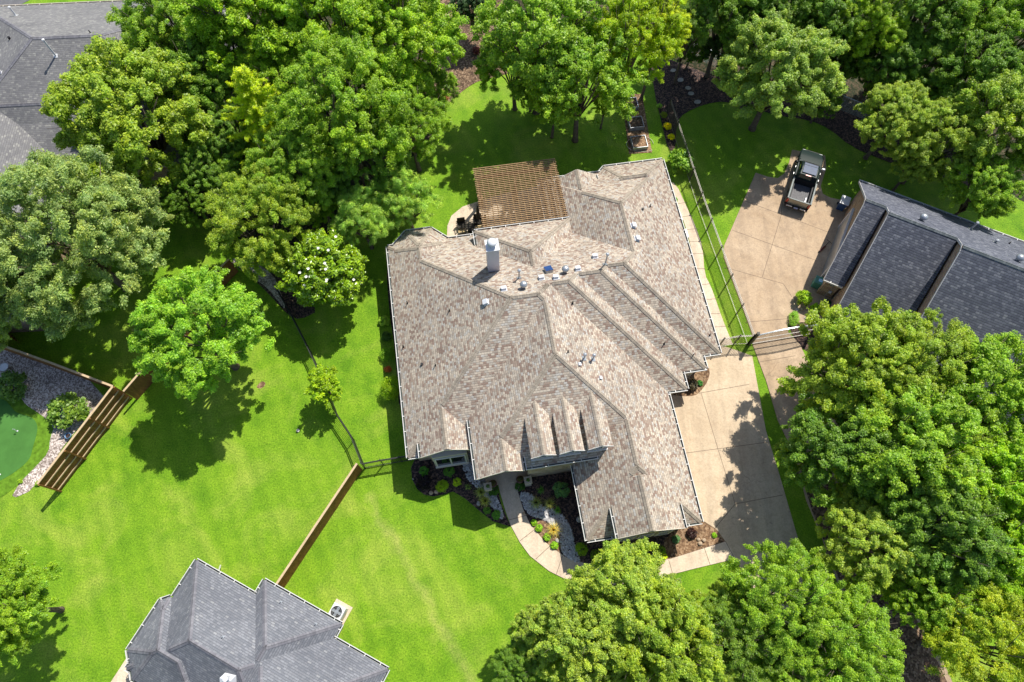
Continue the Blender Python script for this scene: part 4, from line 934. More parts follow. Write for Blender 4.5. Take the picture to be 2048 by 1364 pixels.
TREES = [
 (160, 490, 185, 6.2, 'grand', GG, 'oak_tree', 'huge grey green oak at the left edge above the gravel bed'),
 (20, 590, 110, 5.2, 'fine', GG, 'oak_tree', 'grey green oak cut by the left edge beside the huge oak'),
 (268, 238, 148, 7, 'broad', OG, 'shade_tree', 'olive green round tree overlapping the roof in the top left'),
 (348, 42, 108, 8, 'fine', MG, 'shade_tree', 'feathery green tree leaning over the far grey roof at the top left'),
 (505, 45, 130, 8.5, 'broad', BG, 'shade_tree', 'bright green tree at the top edge behind the yellow cedar'),
 (660, 50, 125, 8.5, 'broad', BG, 'shade_tree', 'bright green tree at the top edge right of the yellow cedar'),
 (805, 85, 122, 8, 'broad', BG, 'shade_tree', 'bright green tree whose right side overhangs the brown leaf litter'),
 (690, 230, 140, 8, 'fine', MG, 'shade_tree', 'wide mid green tree in the middle of the woods right of the cedar'),
 (820, 250, 82, 5.5, 'fine', MG, 'shade_tree', 'mid green tree at the right edge of the woods beside the back lawn'),
 (405, 160, 90, 6.5, 'broad', DG, 'shade_tree', 'dark green tree in the shaded hollow left of the yellow cedar'),
 (522, 225, 100, 7.5, 'cedar', (.34, .44, .01), 'cedar_tree', 'yellow green pointed cedar in the middle of the woods'),
 (600, 335, 100, 6, 'fine', MG, 'shade_tree', 'mid green tree just below the yellow cedar'),
 (735, 305, 85, 5.5, 'fine', DG, 'shade_tree', 'darker green tree above the drooping pale cypress'),
 (425, 330, 62, 4.5, 'broad', DG, 'shade_tree', 'small dark tree between the olive tree and the fuzzy elm'),
 (520, 445, 112, 5.0, 'fine', OG, 'elm_tree', 'fuzzy olive elm left of the flowering magnolia'),
 (722, 436, 66, 4.2, 'feather', (.26, .4, .09), 'cypress_tree', 'drooping pale green cypress directly above the magnolia'),
 (812, 400, 66, 4.2, 'feather', (.28, .42, .1), 'cypress_tree', 'drooping pale green cypress reaching toward the patio'),
 (402, 668, 128, 6.0, 'broad', (.2, .36, .035), 'maple_tree', 'bright green round maple alone on the left lawn'),
 (650, 772, 44, 2.3, 'small', (.22, .34, .015), 'young_tree', 'small yellow green tree growing over the long black fence'),
 (2, 1215, 104, 5.5, 'broad', MG, 'shade_tree', 'green tree cut off by the lower left edge'),
 (1080, 80, 132, 7.8, 'open', MG, 'shade_tree', 'tall mid green tree shading the back lawn right of the leaf litter'),
 (1270, 78, 94, 7.6, 'fine', (.27, .38, .008), 'elm_tree', 'brilliant yellow green elm above the raised planters'),
 (1165, 165, 108, 6.6, 'open', MG, 'shade_tree', 'lower green tree between the brilliant elm and the back lawn'),
 (1212, 196, 36, 3.6, 'fine', (.27, .4, .01), 'young_tree', 'small leafy tree touching the left side of the raised planters'),
 (1385, 45, 52, 6.5, 'feather', (.17, .28, .07), 'cypress_tree', 'feathery blue green cypress right of the brilliant elm'),
 (945, 12, 42, 3.5, 'broad', (.06, .12, .06), 'young_tree', 'dark bluish tree at the top edge above the leaf litter'),
 (1460, 20, 85, 7, 'broad', DG, 'shade_tree', 'dark green tree at the top edge left of the lumpy oak', grp),
 (1565, 5, 85, 7, 'fine', DG, 'shade_tree', 'dark green tree at the top edge directly above the lumpy oak', grp),
 (1655, 40, 82, 7, 'broad', DG, 'shade_tree', 'dark tree touching the top right side of the lumpy oak', grp),
 (1735, 40, 82, 7.5, 'fine', (.22, .34, .012), 'elm_tree', 'yellowish elm in the dark woods right of the lumpy oak', grp),
 (1835, 30, 90, 7.5, 'broad', DG, 'shade_tree', 'dark green tree at the top edge right of the yellowish elm', grp),
 (1935, 30, 92, 7.5, 'fine', MG, 'shade_tree', 'lighter tree at the top edge second from the right corner', grp),
 (2035, 50, 92, 7.5, 'broad', MG, 'shade_tree', 'lighter tree filling the top right corner', grp),
 (1765, 130, 78, 4.6, 'broad', DG, 'shade_tree', 'dark shaded tree behind the right chain link fence', grp),
 (1860, 130, 80, 5, 'fine', DG, 'shade_tree', 'dark green tree right of the chain link fence', grp),
 (1955, 150, 85, 6.5, 'broad', DG, 'shade_tree', 'dark green tree above the leaning oak of the right edge', grp),
 (2040, 180, 75, 6.5, 'fine', MG, 'shade_tree', 'green tree on the right edge below the corner tree', grp),
 (1555, 152, 120, 6.0, 'lumpy', (.22, .32, .065), 'oak_tree', 'pale green lumpy oak above the pickup truck'),
 (1455, 100, 45, 3.5, 'broad', (.035, .08, .02), 'young_tree', 'small dark tree beside the left chain link fence'),
 (1788, 240, 76, 4.6, 'broad', LG, 'shade_tree', 'pale leafy tree at the end of the chain link fence'),
 (1872, 288, 84, 4.8, 'fine', LG, 'shade_tree', 'pale leafy tree over the mulch above the stepped dark roof'),
 (1990, 265, 108, 6, 'broad', (.23, .33, .05), 'oak_tree', 'large pale oak on the right edge above the stepped dark roof'),
 (1965, 375, 70, 4.8, 'broad', MG, 'shade_tree', 'mid green tree leaning over the lawn behind the stepped dark roof'),
 (1718, 742, 135, 6.5, 'broad', OG, 'shade_tree', 'large olive tree next to the arched gate'),
 (1835, 735, 112, 6.8, 'fine', OG, 'shade_tree', 'fuzzy olive tree reaching onto the dark stepped roof'),
 (1975, 800, 130, 7, 'broad', MG, 'shade_tree', 'green tree on the right edge below the dark stepped roof'),
 (1665, 900, 112, 6.0, 'broad', DG, 'shade_tree', 'darker tree over the long neighboring driveway', None),
 (1815, 895, 138, 7.2, 'broad', MG, 'shade_tree', 'large green tree in the middle of the right hand grove'),
 (1990, 965, 118, 7, 'broad', (.22, .38, .015), 'shade_tree', 'bright green tree on the right edge of the grove'),
 (1738, 1085, 100, 5.4, 'broad', LG, 'shade_tree', 'pale small leaved tree at the left side of the lower grove'),
 (1885, 1065, 115, 7, 'broad', DG, 'shade_tree', 'deep green tree in the heart of the lower grove'),
 (2020, 1125, 98, 7, 'broad', (.22, .38, .015), 'shade_tree', 'bright tree on the right edge below the grove centre'),
 (1880, 1200, 88, 6, 'broad', MG, 'shade_tree', 'green tree above the yellowish tree of the lower right corner'),
 (1975, 1290, 130, 6.5, 'fine', (.3, .38, .03), 'elm_tree', 'yellowish tree filling the lower right corner'),
 (1255, 1200, 112, 6.0, 'broad', LG, 'oak_tree', 'pale green oak whose top covers the front walk'),
 (1160, 1270, 102, 5.6, 'broad', LG, 'oak_tree', 'pale green oak leaning left over the front lawn'),
 (1330, 1285, 122, 6.2, 'broad', OG, 'oak_tree', 'olive green oak at the bottom edge between the two groves'),
 (1560, 1205, 118, 6.8, 'fine', MG, 'elm_tree', 'fuzzy green elm covering the end of the driveway'),
 (1670, 1290, 124, 6.5, 'fine', MG, 'elm_tree', 'fuzzy green elm at the bottom edge beside the lower grove'),
 (1470, 1275, 100, 6.0, 'fine', (.14, .24, .03), 'elm_tree', 'darker fuzzy elm at the bottom edge beside the olive oak'),
 (1045, 1345, 62, 4.0, 'fine', DG, 'young_tree', 'dark small tree at the bottom edge on the front lawn'),
 (1195, 1365, 80, 5.0, 'broad', LG, 'oak_tree', 'pale green oak at the bottom edge right of the dark small tree'),

 (565, 130, 85, 7.0, 'broad', BG, 'shade_tree', 'bright tree just behind the right shoulder of the yellow cedar'),
 (440, 95, 85, 7.0, 'fine', MG, 'shade_tree', 'feathery tree between the far grey roof and the yellow cedar'),
 (745, 165, 85, 7.2, 'broad', BG, 'shade_tree', 'bright lumpy tree left of the brown leaf litter'),
 (465, 260, 60, 5.0, 'broad', DG, 'shade_tree', 'dark tree tucked against the left foot of the yellow cedar'),
 (660, 370, 62, 4.2, 'broad', DG, 'young_tree', 'low dark tree above the magnolia and left of the cypress'),
 (860, 180, 55, 4.5, 'fine', MG, 'young_tree', 'small green tree bordering the lower end of the leaf litter'),
 (340, 130, 70, 6.0, 'broad', OG, 'shade_tree', 'olive tree behind the olive green round tree'),
 (1600, 90, 62, 5.0, 'broad', DG, 'shade_tree', 'dark tree tucked behind the lumpy oak', grp),
 (1505, 45, 70, 6.0, 'fine', DG, 'shade_tree', 'dark fine leaved tree in the gap above the lumpy oak', grp),
 (1400, 5, 60, 5.5, 'broad', MG, 'shade_tree', 'green tree at the top edge right of the feathery cypress', grp),
 (1700, 112, 55, 3.6, 'broad', DG, 'young_tree', 'low dark tree just above the right chain link fence', grp),
 (1812, 185, 50, 3.4, 'fine', DG, 'young_tree', 'dark low tree behind the pale leafy trees', grp),
 (1905, 220, 60, 4.8, 'broad', DG, 'young_tree', 'dark low tree left of the large pale oak', grp),
 (1760, 830, 85, 6.2, 'broad', MG, 'shade_tree', 'green tree filling the left centre of the right hand grove'),
 (1905, 880, 85, 6.6, 'fine', OG, 'shade_tree', 'olive tree between the centre and right edge of the grove'),
 (1900, 980, 80, 6.4, 'broad', BG, 'shade_tree', 'brightest tree right of the middle of the right hand grove'),
 (1790, 990, 75, 5.6, 'broad', DG, 'shade_tree', 'dark tree above the pale small leaved tree of the grove'),
 (1960, 1060, 70, 6.2, 'broad', MG, 'shade_tree', 'green tree right of the deep green tree of the lower grove'),
 (1810, 1160, 62, 4.8, 'fine', MG, 'shade_tree', 'green tree below the pale small leaved tree of the grove'),
 (1400, 1345, 80, 5.2, 'broad', OG, 'oak_tree', 'olive tree at the bottom edge below the gap of lawn'),
 (1590, 1330, 90, 5.8, 'broad', MG, 'shade_tree', 'green tree at the bottom edge between the fuzzy elms'),
 (1030, 130, 78, 5.0, 'open', MG, 'shade_tree', 'green tree between the leaf litter and the tall shading tree'),
 (1320, 45, 62, 8.0, 'fine', (.36, .44, .01), 'elm_tree', 'yellow green elm touching the right side of the brilliant elm'),
 (1712, 985, 62, 4.6, 'broad', DG, 'young_tree', 'low dark tree at the grove edge over the leaf strewn drive'),
 (1700, 700, 70, 5.4, 'fine', OG, 'shade_tree', 'fuzzy olive tree at the top left tip of the grove'),
 (1835, 325, 52, 3.6, 'broad', LG, 'young_tree', 'small pale tree over the mulch between the pale leafy trees and the stepped roof'),
 (1110, 200, 55, 4.4, 'fine', MG, 'young_tree', 'low fine leaved tree at the front of the trees shading the back lawn'),
 (1455, 1238, 74, 4.8, 'fine', OG, 'elm_tree', 'fuzzy olive tree joining the pale oak and the elm over the driveway end'),
 (1080, 1265, 62, 4.4, 'broad', LG, 'oak_tree', 'loose pale tree at the left tip of the bottom trees on the front lawn'),
 (395, 245, 62, 4.2, 'fine', MG, 'young_tree', 'low green tree in the gap right of the olive green round tree'),
 (385, 395, 60, 3.4, 'fine', DG, 'young_tree', 'low dark tree between the huge grey green oak and the fuzzy elm'),
 (455, 350, 58, 3.6, 'broad', MG, 'young_tree', 'low green tree just above the fuzzy elm'),
 (640, 400, 52, 3.0, 'broad', MG, 'young_tree', 'low green tree directly above the flowering magnolia'),
 (1062, 178, 42, 2.6, 'fine', MG, 'young_tree', 'bushy sapling at the lower right end of the leaf litter'),
 (1135, 170, 40, 2.4, 'fine', MG, 'young_tree', 'bushy sapling under the trees at the top of the back lawn'),
 (1385, 95, 38, 2.4, 'broad', DG, 'young_tree', 'dark sapling hanging over the left chain link fence'),
 (1500, 175, 40, 2.4, 'fine', DG, 'young_tree', 'dark sapling under the left side of the lumpy oak'),
 (1645, 205, 36, 2.4, 'fine', DG, 'young_tree', 'dark sapling under the right side of the lumpy oak'),
]
for t in TREES: tree(*t)
mroot, mco, ms = tree(650, 545, 84, 3.8, 'gloss', (.16, .27, .012), 'magnolia_tree', 'glossy magnolia dotted with large white flowers', zs=1.1)
rq = random.Random(9); inv = mroot.matrix_basis
rzm = mroot.rotation_euler[2]
for u, v in ((637, 497), (672, 474), (657, 501), (650, 527), (617, 538), (600, 546), (613, 554), (621, 554), (654, 560), (652, 539), (708, 560), (609, 572), (610, 577)):
    q = P(u, v, 6.2); x, y = q.x-mroot.location.x, q.y-mroot.location.y; rr_ = min(.98, math.hypot(x, y)/2.9); z = 3.8+2.75*math.sqrt(1-rr_**2)+.15
    q = P(u, v, z); x, y = q.x-mroot.location.x, q.y-mroot.location.y; lx, ly = x*math.cos(-rzm)-y*math.sin(-rzm), x*math.sin(-rzm)+y*math.cos(-rzm)
    b = MB()
    for k in range(8):
        a = k*.785+rq.uniform(-.2, .2); r = .12; b.face([(lx, ly, z), (lx+r*.6*math.cos(a-.4), ly+r*.6*math.sin(a-.4), z+.05), (lx+r*math.cos(a), ly+r*math.sin(a), z+.08), (lx+r*.6*math.cos(a+.4), ly+r*.6*math.sin(a+.4), z+.05)])
    b.build('flower', M['petal'], mroot)

# shrubs and small plants
rngS = np.random.default_rng(5)
def ball_mesh(seed, per, ls, lw, mat=None, surf=.85, n=46, up=.2, flat_=.9):
    rng = np.random.default_rng(seed); C = []; Rr = []
    for i in range(n):
        d = rng.normal(size=3); d /= np.linalg.norm(d); d[2] = abs(d[2])*1.0-.25; C.append(d*rng.uniform(.66, .8)); Rr.append(rng.uniform(.2, .32))
    V, T = leaf_cloud(rng, np.array(C), np.array(Rr), per, ls, lw, up, flat_, surf, stretch=.1)
    return quads_mesh('foliage', V, T, mat or M['leaf'])
BALL = [ball_mesh(1, 110, .07, .045), ball_mesh(2, 110, .07, .045)]
BUSH = [ball_mesh(3, 60, .16, .1, surf=.4), ball_mesh(4, 50, .2, .12, surf=.3)]
def blades(seed, n, L, spread, wd, col_droop=.6):
    rng = np.random.default_rng(seed); V = []; T = []
    for i in range(n):
        a = rng.uniform(0, 6.283); sp = spread*rng.uniform(.3, 1); l = L*rng.uniform(.7, 1.1); d = np.array([math.cos(a), math.sin(a), 0]); sd = np.array([-d[1], d[0], 0])*wd
        p0 = d*.05; p1 = d*sp*.45*l+np.array([0, 0, l*.62]); p2 = d*sp*l+np.array([0, 0, l*(.62-col_droop*.5*sp)])
        V += [p0-sd, p0+sd, p1+sd*.8, p1-sd*.8, p1-sd*.8, p1+sd*.8, p2+sd*.1, p2-sd*.1]; t = [rng.random(), rng.random()]; T += [t, t]
    return quads_mesh('blades', np.array(V), np.array(T), M['leaf'])
GRS = blades(1, 260, 1.0, 1.0, .012); YUC = blades(2, 60, 1.0, .95, .04, .3); SPIKY = blades(3, 90, 1.0, 1.1, .03, .3)
def trunk_small():
    b = MB()
    for k in range(5): a = k*1.256; b.tube([(0, 0, -.02), (.12*math.cos(a), .12*math.sin(a), .3), (.35*math.cos(a), .35*math.sin(a), .75)], [.035, .025, .012], 5)
    return b.mesh('stem', M['bark'])
STEM = trunk_small()
def plant(u, v, rpx, kind, col, name, label, hgt=None, cat='shrub', group=None, sq=(1, 1)):
    zc = 0; p = P(u, v, .3); rad = rpx/(FPX/((CAM_H)/(math.cos(TILT)+(v-682)/FPX*math.sin(TILT))))
    p = P(u, v, rad*.7); root = thing(name, label, cat, (p.x, p.y, 0), (u*.7+v) % 6.28, group)
    me = {'ball': BALL[int(u) % 2], 'bush': BUSH[int(u) % 2], 'grass': GRS, 'yucca': YUC, 'spiky': SPIKY}[kind]
    o = bpy.data.objects.new('foliage', me); COL.objects.link(o); o.parent = root; h = (hgt or rad)
    if kind in ('ball', 'bush'):
        o.location = (0, 0, h*.55); o.scale = (rad*sq[0], rad*sq[1], h*.9)
        s_ = bpy.data.objects.new('stem', STEM); COL.objects.link(s_); s_.parent = root; s_.scale = (rad, rad, h)
    else: o.scale = (rad, rad, h*1.1)
    o.color = tuple(min(.9, c*1.4) for c in col)+(1,); return root
BOX = (.1, .2, .012); 
PL = [
 (1362, 322, 30, 'bush', (.14, .24, .04), 'shrub', 'large round shrub at the north end of the side walk', 1.5),
 (1319, 211, 6, 'ball', (.2, .33, .06), 'shrub', 'small pale ball shrub at the top of the planter side bed'),
 (1328, 229, 8, 'ball', (.15, .2, .02), 'shrub', 'olive ball shrub second from the top of the planter side bed'),
 (1335, 251, 9, 'bush', (.45, .42, .01), 'shrub', 'bright yellow shrub nearer the dark mulch beside the planters'),
 (1343, 273, 8, 'bush', (.4, .4, .01), 'shrub', 'bright yellow shrub nearer the large round shrub'),
 (775, 708, 17, 'ball', BOX, 'boxwood', 'smaller clipped dark green ball against the west wall of the house'),
 (783, 776, 25, 'ball', (.16, .25, .01), 'boxwood', 'larger clipped green ball against the west wall of the house', 1.3),
 (768, 641, 13, 'bush', (.2, .3, .04), 'shrub', 'loose pale green shrub by the west wall'),
 (775, 738, 8, 'bush', (.3, .1, .035), 'shrub', 'small orange leaved shrub between the clipped balls'),
 (772, 672, 12, 'bush', (.05, .1, .02), 'shrub', 'dark low shrub by the west wall above the clipped balls'),
 (848, 942, 9, 'bush', (.07, .2, .03), 'shrub', 'small green shrub at the left end of the front bed'),
 (898, 943, 10, 'bush', (.08, .19, .03), 'shrub', 'green shrub under the bay window'),
 (848, 966, 14, 'bush', (.012, .008, .014), 'shrub', 'almost black purple shrub in the front bed', .7),
 (884, 972, 11, 'ball', (.2, .3, .01), 'boxwood', 'yellow green clipped ball in the front bed'),
 (914, 964, 8, 'bush', (.28, .36, .02), 'shrub', 'yellow green upright shrub in the front bed'),
 (936, 974, 9, 'yucca', (.16, .22, .07), 'yucca', 'small yucca beside the pebbles left of the porch', .5),
 (962, 984, 15, 'grass', (.24, .28, .12), 'ornamental_grass', 'upper tuft of pale grass left of the front walk', .9),
 (970, 1002, 14, 'grass', (.26, .28, .11), 'ornamental_grass', 'lower tuft of pale grass left of the front walk', .9),
 (986, 981, 10, 'bush', (.05, .13, .02), 'shrub', 'dark green shrub left of the porch step'),
 (974, 1021, 7, 'bush', (.09, .2, .03), 'shrub', 'small green shrub with red flowers left of the front walk'),
 (993, 1029, 8, 'bush', (.08, .2, .03), 'shrub', 'small green shrub at the lower tip of the front bed'),
 (1040, 972, 9, 'bush', (.04, .11, .02), 'shrub', 'dark green shrub right of the porch step'),
 (1082, 980, 9, 'spiky', (.09, .22, .04), 'yucca', 'spiky green plant in the shaded court', .5),
 (1122, 980, 15, 'bush', (.1, .2, .1), 'shrub', 'variegated pale blotched shrub in the shaded court', .9),
 (1072, 1005, 15, 'grass', (.2, .24, .12), 'ornamental_grass', 'left tuft of pale grass right of the front walk', .9),
 (1099, 1007, 14, 'grass', (.22, .24, .12), 'ornamental_grass', 'right tuft of pale grass right of the front walk', .9),
 (1115, 1020, 9, 'spiky', (.1, .24, .04), 'yucca', 'spiky green plant below the pale grass tufts', .5),
 (1107, 1059, 17, 'grass', (.36, .32, .14), 'ornamental_grass', 'blond grass tuft on the sunny soil patch', .8),
 (1068, 1045, 6, 'bush', (.17, .3, .02), 'shrub', 'topmost of the four small plants along the walk'),
 (1078, 1056, 7, 'bush', (.17, .3, .02), 'shrub', 'second of the four small plants along the walk'),
 (1094, 1074, 7, 'bush', (.17, .3, .02), 'shrub', 'third of the four small plants along the walk'),
 (1109, 1091, 7, 'bush', (.17, .3, .02), 'shrub', 'lowest of the four small plants along the walk'),
 (1163, 1098, 11, 'ball', (.17, .27, .01), 'boxwood', 'clipped green ball at the outer corner of the garage wing'),
 (1190, 1110, 9, 'ball', (.12, .2, .01), 'boxwood', 'clipped ball half under the pale oak at the garage wing'),
 (1277, 1106, 9, 'ball', (.12, .2, .01), 'boxwood', 'clipped ball half hidden by the pale oak under the gable'),
 (1294, 1093, 10, 'ball', (.15, .24, .01), 'boxwood', 'clipped green ball nearest the garage gable wall'),
 (1321, 1101, 12, 'ball', (.14, .24, .012), 'boxwood', 'largest clipped ball under the garage gable'),
 (1328, 1112, 8, 'bush', (.35, .4, .01), 'shrub', 'bright yellow green shrub below the largest clipped ball'),
 (1353, 1078, 9, 'bush', (.08, .17, .09), 'shrub', 'bluish green shrub beside the sunny corner soil'),
 (1384, 1066, 12, 'bush', (.03, .012, .014), 'shrub', 'dark burgundy shrub on the sunny corner soil'),
 (1429, 1070, 6, 'bush', (.17, .3, .02), 'shrub', 'small green plant near the driveway edge of the corner soil'),
 (1384, 770, 12, 'bush', (.13, .12, .12), 'shrub', 'grey purple shrub in the bed beside the driveway steps', .8),
 (1400, 766, 7, 'bush', (.04, .17, .04), 'shrub', 'green plant in the bed beside the driveway steps'),
 (1606, 597, 18, 'bush', (.2, .3, .03), 'shrub', 'round leafy shrub at the corner of the brick wall by the green box', 1.0),
 (1634, 616, 13, 'bush', (.2, .34, .01), 'shrub', 'bright green shrub under the meters of the brick wall'),
 (1588, 637, 12, 'ball', (.15, .28, .03), 'hedge', 'low oval hedge on the edge of the neighboring driveway', .5, 'hedge', None, (1, 1.5)),
 (1655, 606, 9, 'bush', (.03, .13, .05), 'shrub', 'dark green shrub in the shade of the brick wall'),
 (18, 770, 36, 'bush', (.07, .13, .03), 'shrub', 'dark bush at the left edge of the putting green', 1.2),
 (130, 818, 42, 'bush', (.1, .17, .03), 'shrub', 'wide bush on the gravel beside the putting green', 1.3),
 (40, 962, 6, 'bush', (.2, .3, .03), 'shrub', 'tiny green plant on the sunlit gravel'),
 (75, 967, 6, 'bush', (.2, .3, .03), 'shrub', 'tiny green plant at the faded end of the tall fence'),
 (897, 170, 10, 'bush', (.3, .38, .32), 'shrub', 'silvery bush at the lower end of the leaf litter'),
 (884, 192, 14, 'bush', (.22, .1, .06), 'shrub', 'reddish brown bush at the lower end of the leaf litter'),
 (953, 100, 10, 'bush', (.1, .03, .04), 'shrub', 'dark red bush in the leaf litter'),
 (1349, 402, 6, 'bush', (.12, .28, .02), 'shrub', 'narrow green plant between the side walk and the east eave', .5),
]
for q in PL:
    k = 1.25 if 820 < q[0] < 1250 and q[1] > 900 else 1.0
    plant(q[0], q[1], q[2]*k, *q[3:7], *q[7:])

# pebbles and boulders
def rock_mesh(seed, mat):
    bm = bmesh.new(); bmesh.ops.create_icosphere(bm, subdivisions=2, radius=1); rq = random.Random(seed)
    ax = [Vector((rq.gauss(0, 1), rq.gauss(0, 1), rq.gauss(0, 1))).normalized() for _ in range(7)]
    for v in bm.verts:
        for a in ax:
            d = v.co.dot(a)
            if d > .72: v.co -= a*(d-.72)*.8
        v.co.z *= .6
    me = bpy.data.meshes.new('boulder'); bm.to_mesh(me); bm.free(); me.materials.append(mat); return me
RK = [rock_mesh(1, M['rock']), rock_mesh(2, M['rock_tan']), rock_mesh(3, M['rock_tan'])]
for u, v, r, k, lab in ((862, 986, 5, 1, 'left tan boulder in the front bed below the clipped ball'), (873, 984, 5, 2, 'right tan boulder in the front bed below the clipped ball'), (957, 1007, 5, 0, 'white boulder beside the lower grass tuft'),
    (1397, 1079, 4, 1, 'upper left boulder of the trio on the corner soil'), (1408, 1080, 4.5, 2, 'right boulder of the trio on the corner soil'), (1400, 1087, 5, 1, 'lower boulder of the trio on the corner soil'),
    (1115, 1081, 5, 0, 'cream boulder on the soil patch beside the pebble stream'), (1594, 620, 5, 0, 'left grey boulder behind the oval hedge'), (1604, 619, 5, 1, 'middle tan boulder behind the oval hedge'), (1614, 618, 4.5, 1, 'right brown boulder behind the oval hedge'),
    (1610, 636, 3, 0, 'small white stone in the mulch behind the oval hedge'), (826, 958, 2, 0, 'small pale stone on the left rim of the front bed'), (1047, 1027, 3.5, 1, 'reddish stone on the right rim of the front walk'), (1410, 738, 5, 0, 'bright white boulder at the foot of the downspout by the driveway')):
    p = P(u, v, .06); s_ = r/28; o = bpy.data.objects.new('boulder', RK[k]); COL.objects.link(o); o.location = (p.x, p.y, .02+s_*.4); o.scale = (s_, s_*.85, s_); o.rotation_euler = (0, 0, u); tag(o, lab, 'rock')
for i, (u, v, r, ps) in enumerate(((1346, 141, 6, 'farthest'), (1361, 160, 7, 'second farthest'), (1376, 176, 6, 'middle'), (1382, 187, 6.5, 'second nearest'), (1395, 204, 7, 'nearest'))):
    p = P(u, v, .03); b = MB(); rq = random.Random(i); n = 9
    b.slab([(r/25*(1+.18*rq.random())*math.cos(6.283*k/n), r/25*.75*(1+.2*rq.random())*math.sin(6.283*k/n)) for k in range(n)], 0, .05); o = b.build('stepping_stone', M['rock'], bevel=.015); o.location = (p.x, p.y, .02); o.rotation_euler = (0, 0, rq.uniform(-.4, .6))
    tag(o, f'flat grey stepping stone in the dark mulch, {ps} one from the back lawn', 'stepping stone', 'stepping stones')
def pebbles(name, poly, n, size, label, mat, seed):
    rng = np.random.default_rng(seed); q = [tuple(p)[:2] for p in px(smooth(poly, 1))]; xs = [p[0] for p in q]; ys = [p[1] for p in q]; V = []; Fc = []
    oc = np.array([(1, 0, 0), (0, 1, 0), (-1, 0, 0), (0, -1, 0), (0, 0, .7), (0, 0, -.4)]); of = [(0, 1, 4), (1, 2, 4), (2, 3, 4), (3, 0, 4), (1, 0, 5), (2, 1, 5), (3, 2, 5), (0, 3, 5)]
    k = 0
    while k < n:
        x = rng.uniform(min(xs), max(xs)); y = rng.uniform(min(ys), max(ys)); ins = False; j = len(q)-1
        for i in range(len(q)):
            if (q[i][1] > y) != (q[j][1] > y) and x < (q[j][0]-q[i][0])*(y-q[i][1])/(q[j][1]-q[i][1])+q[i][0]: ins = not ins
            j = i
        if not ins: continue
        s_ = size*rng.uniform(.5, 1.5); a = rng.uniform(0, 6.28); c_, sn = math.cos(a), math.sin(a); pts = oc*np.array([s_*rng.uniform(.7, 1.2), s_*rng.uniform(.6, 1), s_])*rng.uniform(.8, 1.2, (6, 1)); 
        b0 = len(V)
        for t in pts: V.append((x+t[0]*c_-t[1]*sn, y+t[0]*sn+t[1]*c_, .05+t[2]))
        Fc += [tuple(b0+i for i in f) for f in of]; k += 1
    me = bpy.data.meshes.new(name); me.from_pydata(V, [], Fc); me.materials.append(mat); o = bpy.data.objects.new(name, me); COL.objects.link(o); return tag(o, label, 'pebbles', kind='stuff')
sheet('pebble_base', [(925, 900), (960, 900), (975, 958), (990, 985), (1008, 1030), (1004, 1040), (985, 1015), (965, 985), (935, 960), (925, 930)], .028, M['mulch'], 1)
sheet('pebble_base', [(1038, 985), (1058, 984), (1080, 1010), (1120, 1025), (1140, 1050), (1155, 1110), (1162, 1124), (1145, 1122), (1122, 1105), (1118, 1060), (1090, 1040), (1060, 1030), (1048, 1015)], .028, M['mulch'], 1)
pebbles('river_pebbles', [(925, 900), (960, 900), (975, 958), (990, 985), (1008, 1030), (1004, 1040), (985, 1015), (965, 985), (935, 960), (925, 930)], 1050, .085, 'pale river pebbles between the bay window and the porch', M['pebble'], 1)
pebbles('river_pebbles', [(1038, 985), (1058, 984), (1080, 1010), (1120, 1025), (1140, 1050), (1155, 1110), (1162, 1124), (1145, 1122), (1122, 1105), (1118, 1060), (1090, 1040), (1060, 1030), (1048, 1015)], 1350, .085, 'pale river pebbles curving through the court bed right of the front walk', M['pebble'], 2)

# ------------------------------------------------------------------ raised planters
for (u0, v0, u1, v1, lab) in ((1245, 193, 1277, 218, 'raised metal planter with bluish rim, farthest from the house'), (1256, 231, 1288, 257, 'raised metal planter with weedy dark soil, middle of the three'), (1262, 269, 1295, 297, 'raised metal planter with dry brown soil, nearest to the house')):
    c0 = P((u0+u1)/2, (v0+v1)/2, .4); wd = (u1-u0-2)/25.3; ln = (v1-v0)/23.5; root = thing('raised_planter', lab, 'planter', (c0.x, c0.y, 0), R(8), 'raised planters')
    b = MB()
    for sx, sy, lx, ly in ((0, -ln/2, wd, .05), (0, ln/2, wd, .05), (-wd/2, 0, .05, ln), (wd/2, 0, .05, ln)): b.box((sx, sy, .21), (lx+(.05 if lx > .1 else 0), ly, .42-(.004 if lx > .1 else 0)))
    b.build('frame', M['galv'] if 'bluish' in lab else M['metal'], root, bevel=.01)
    b = MB(); b.box((0, 0, .17), (wd-.06, ln-.06, .34)); b.build('soil', M['soil'] if 'dry' in lab else M['litter'], root)
b = MB(); c0 = P(1283, 288, .05); b.tube([(c0.x+1.0*math.cos(a/3)*(1+.03*a), c0.y+.8*math.sin(a/3), .06) for a in range(0, 17)], .018, 6); tag(b.build('garden_hose', M['offwhite'], None, True), 'pale garden hose looped around the nearest planter', 'hose')

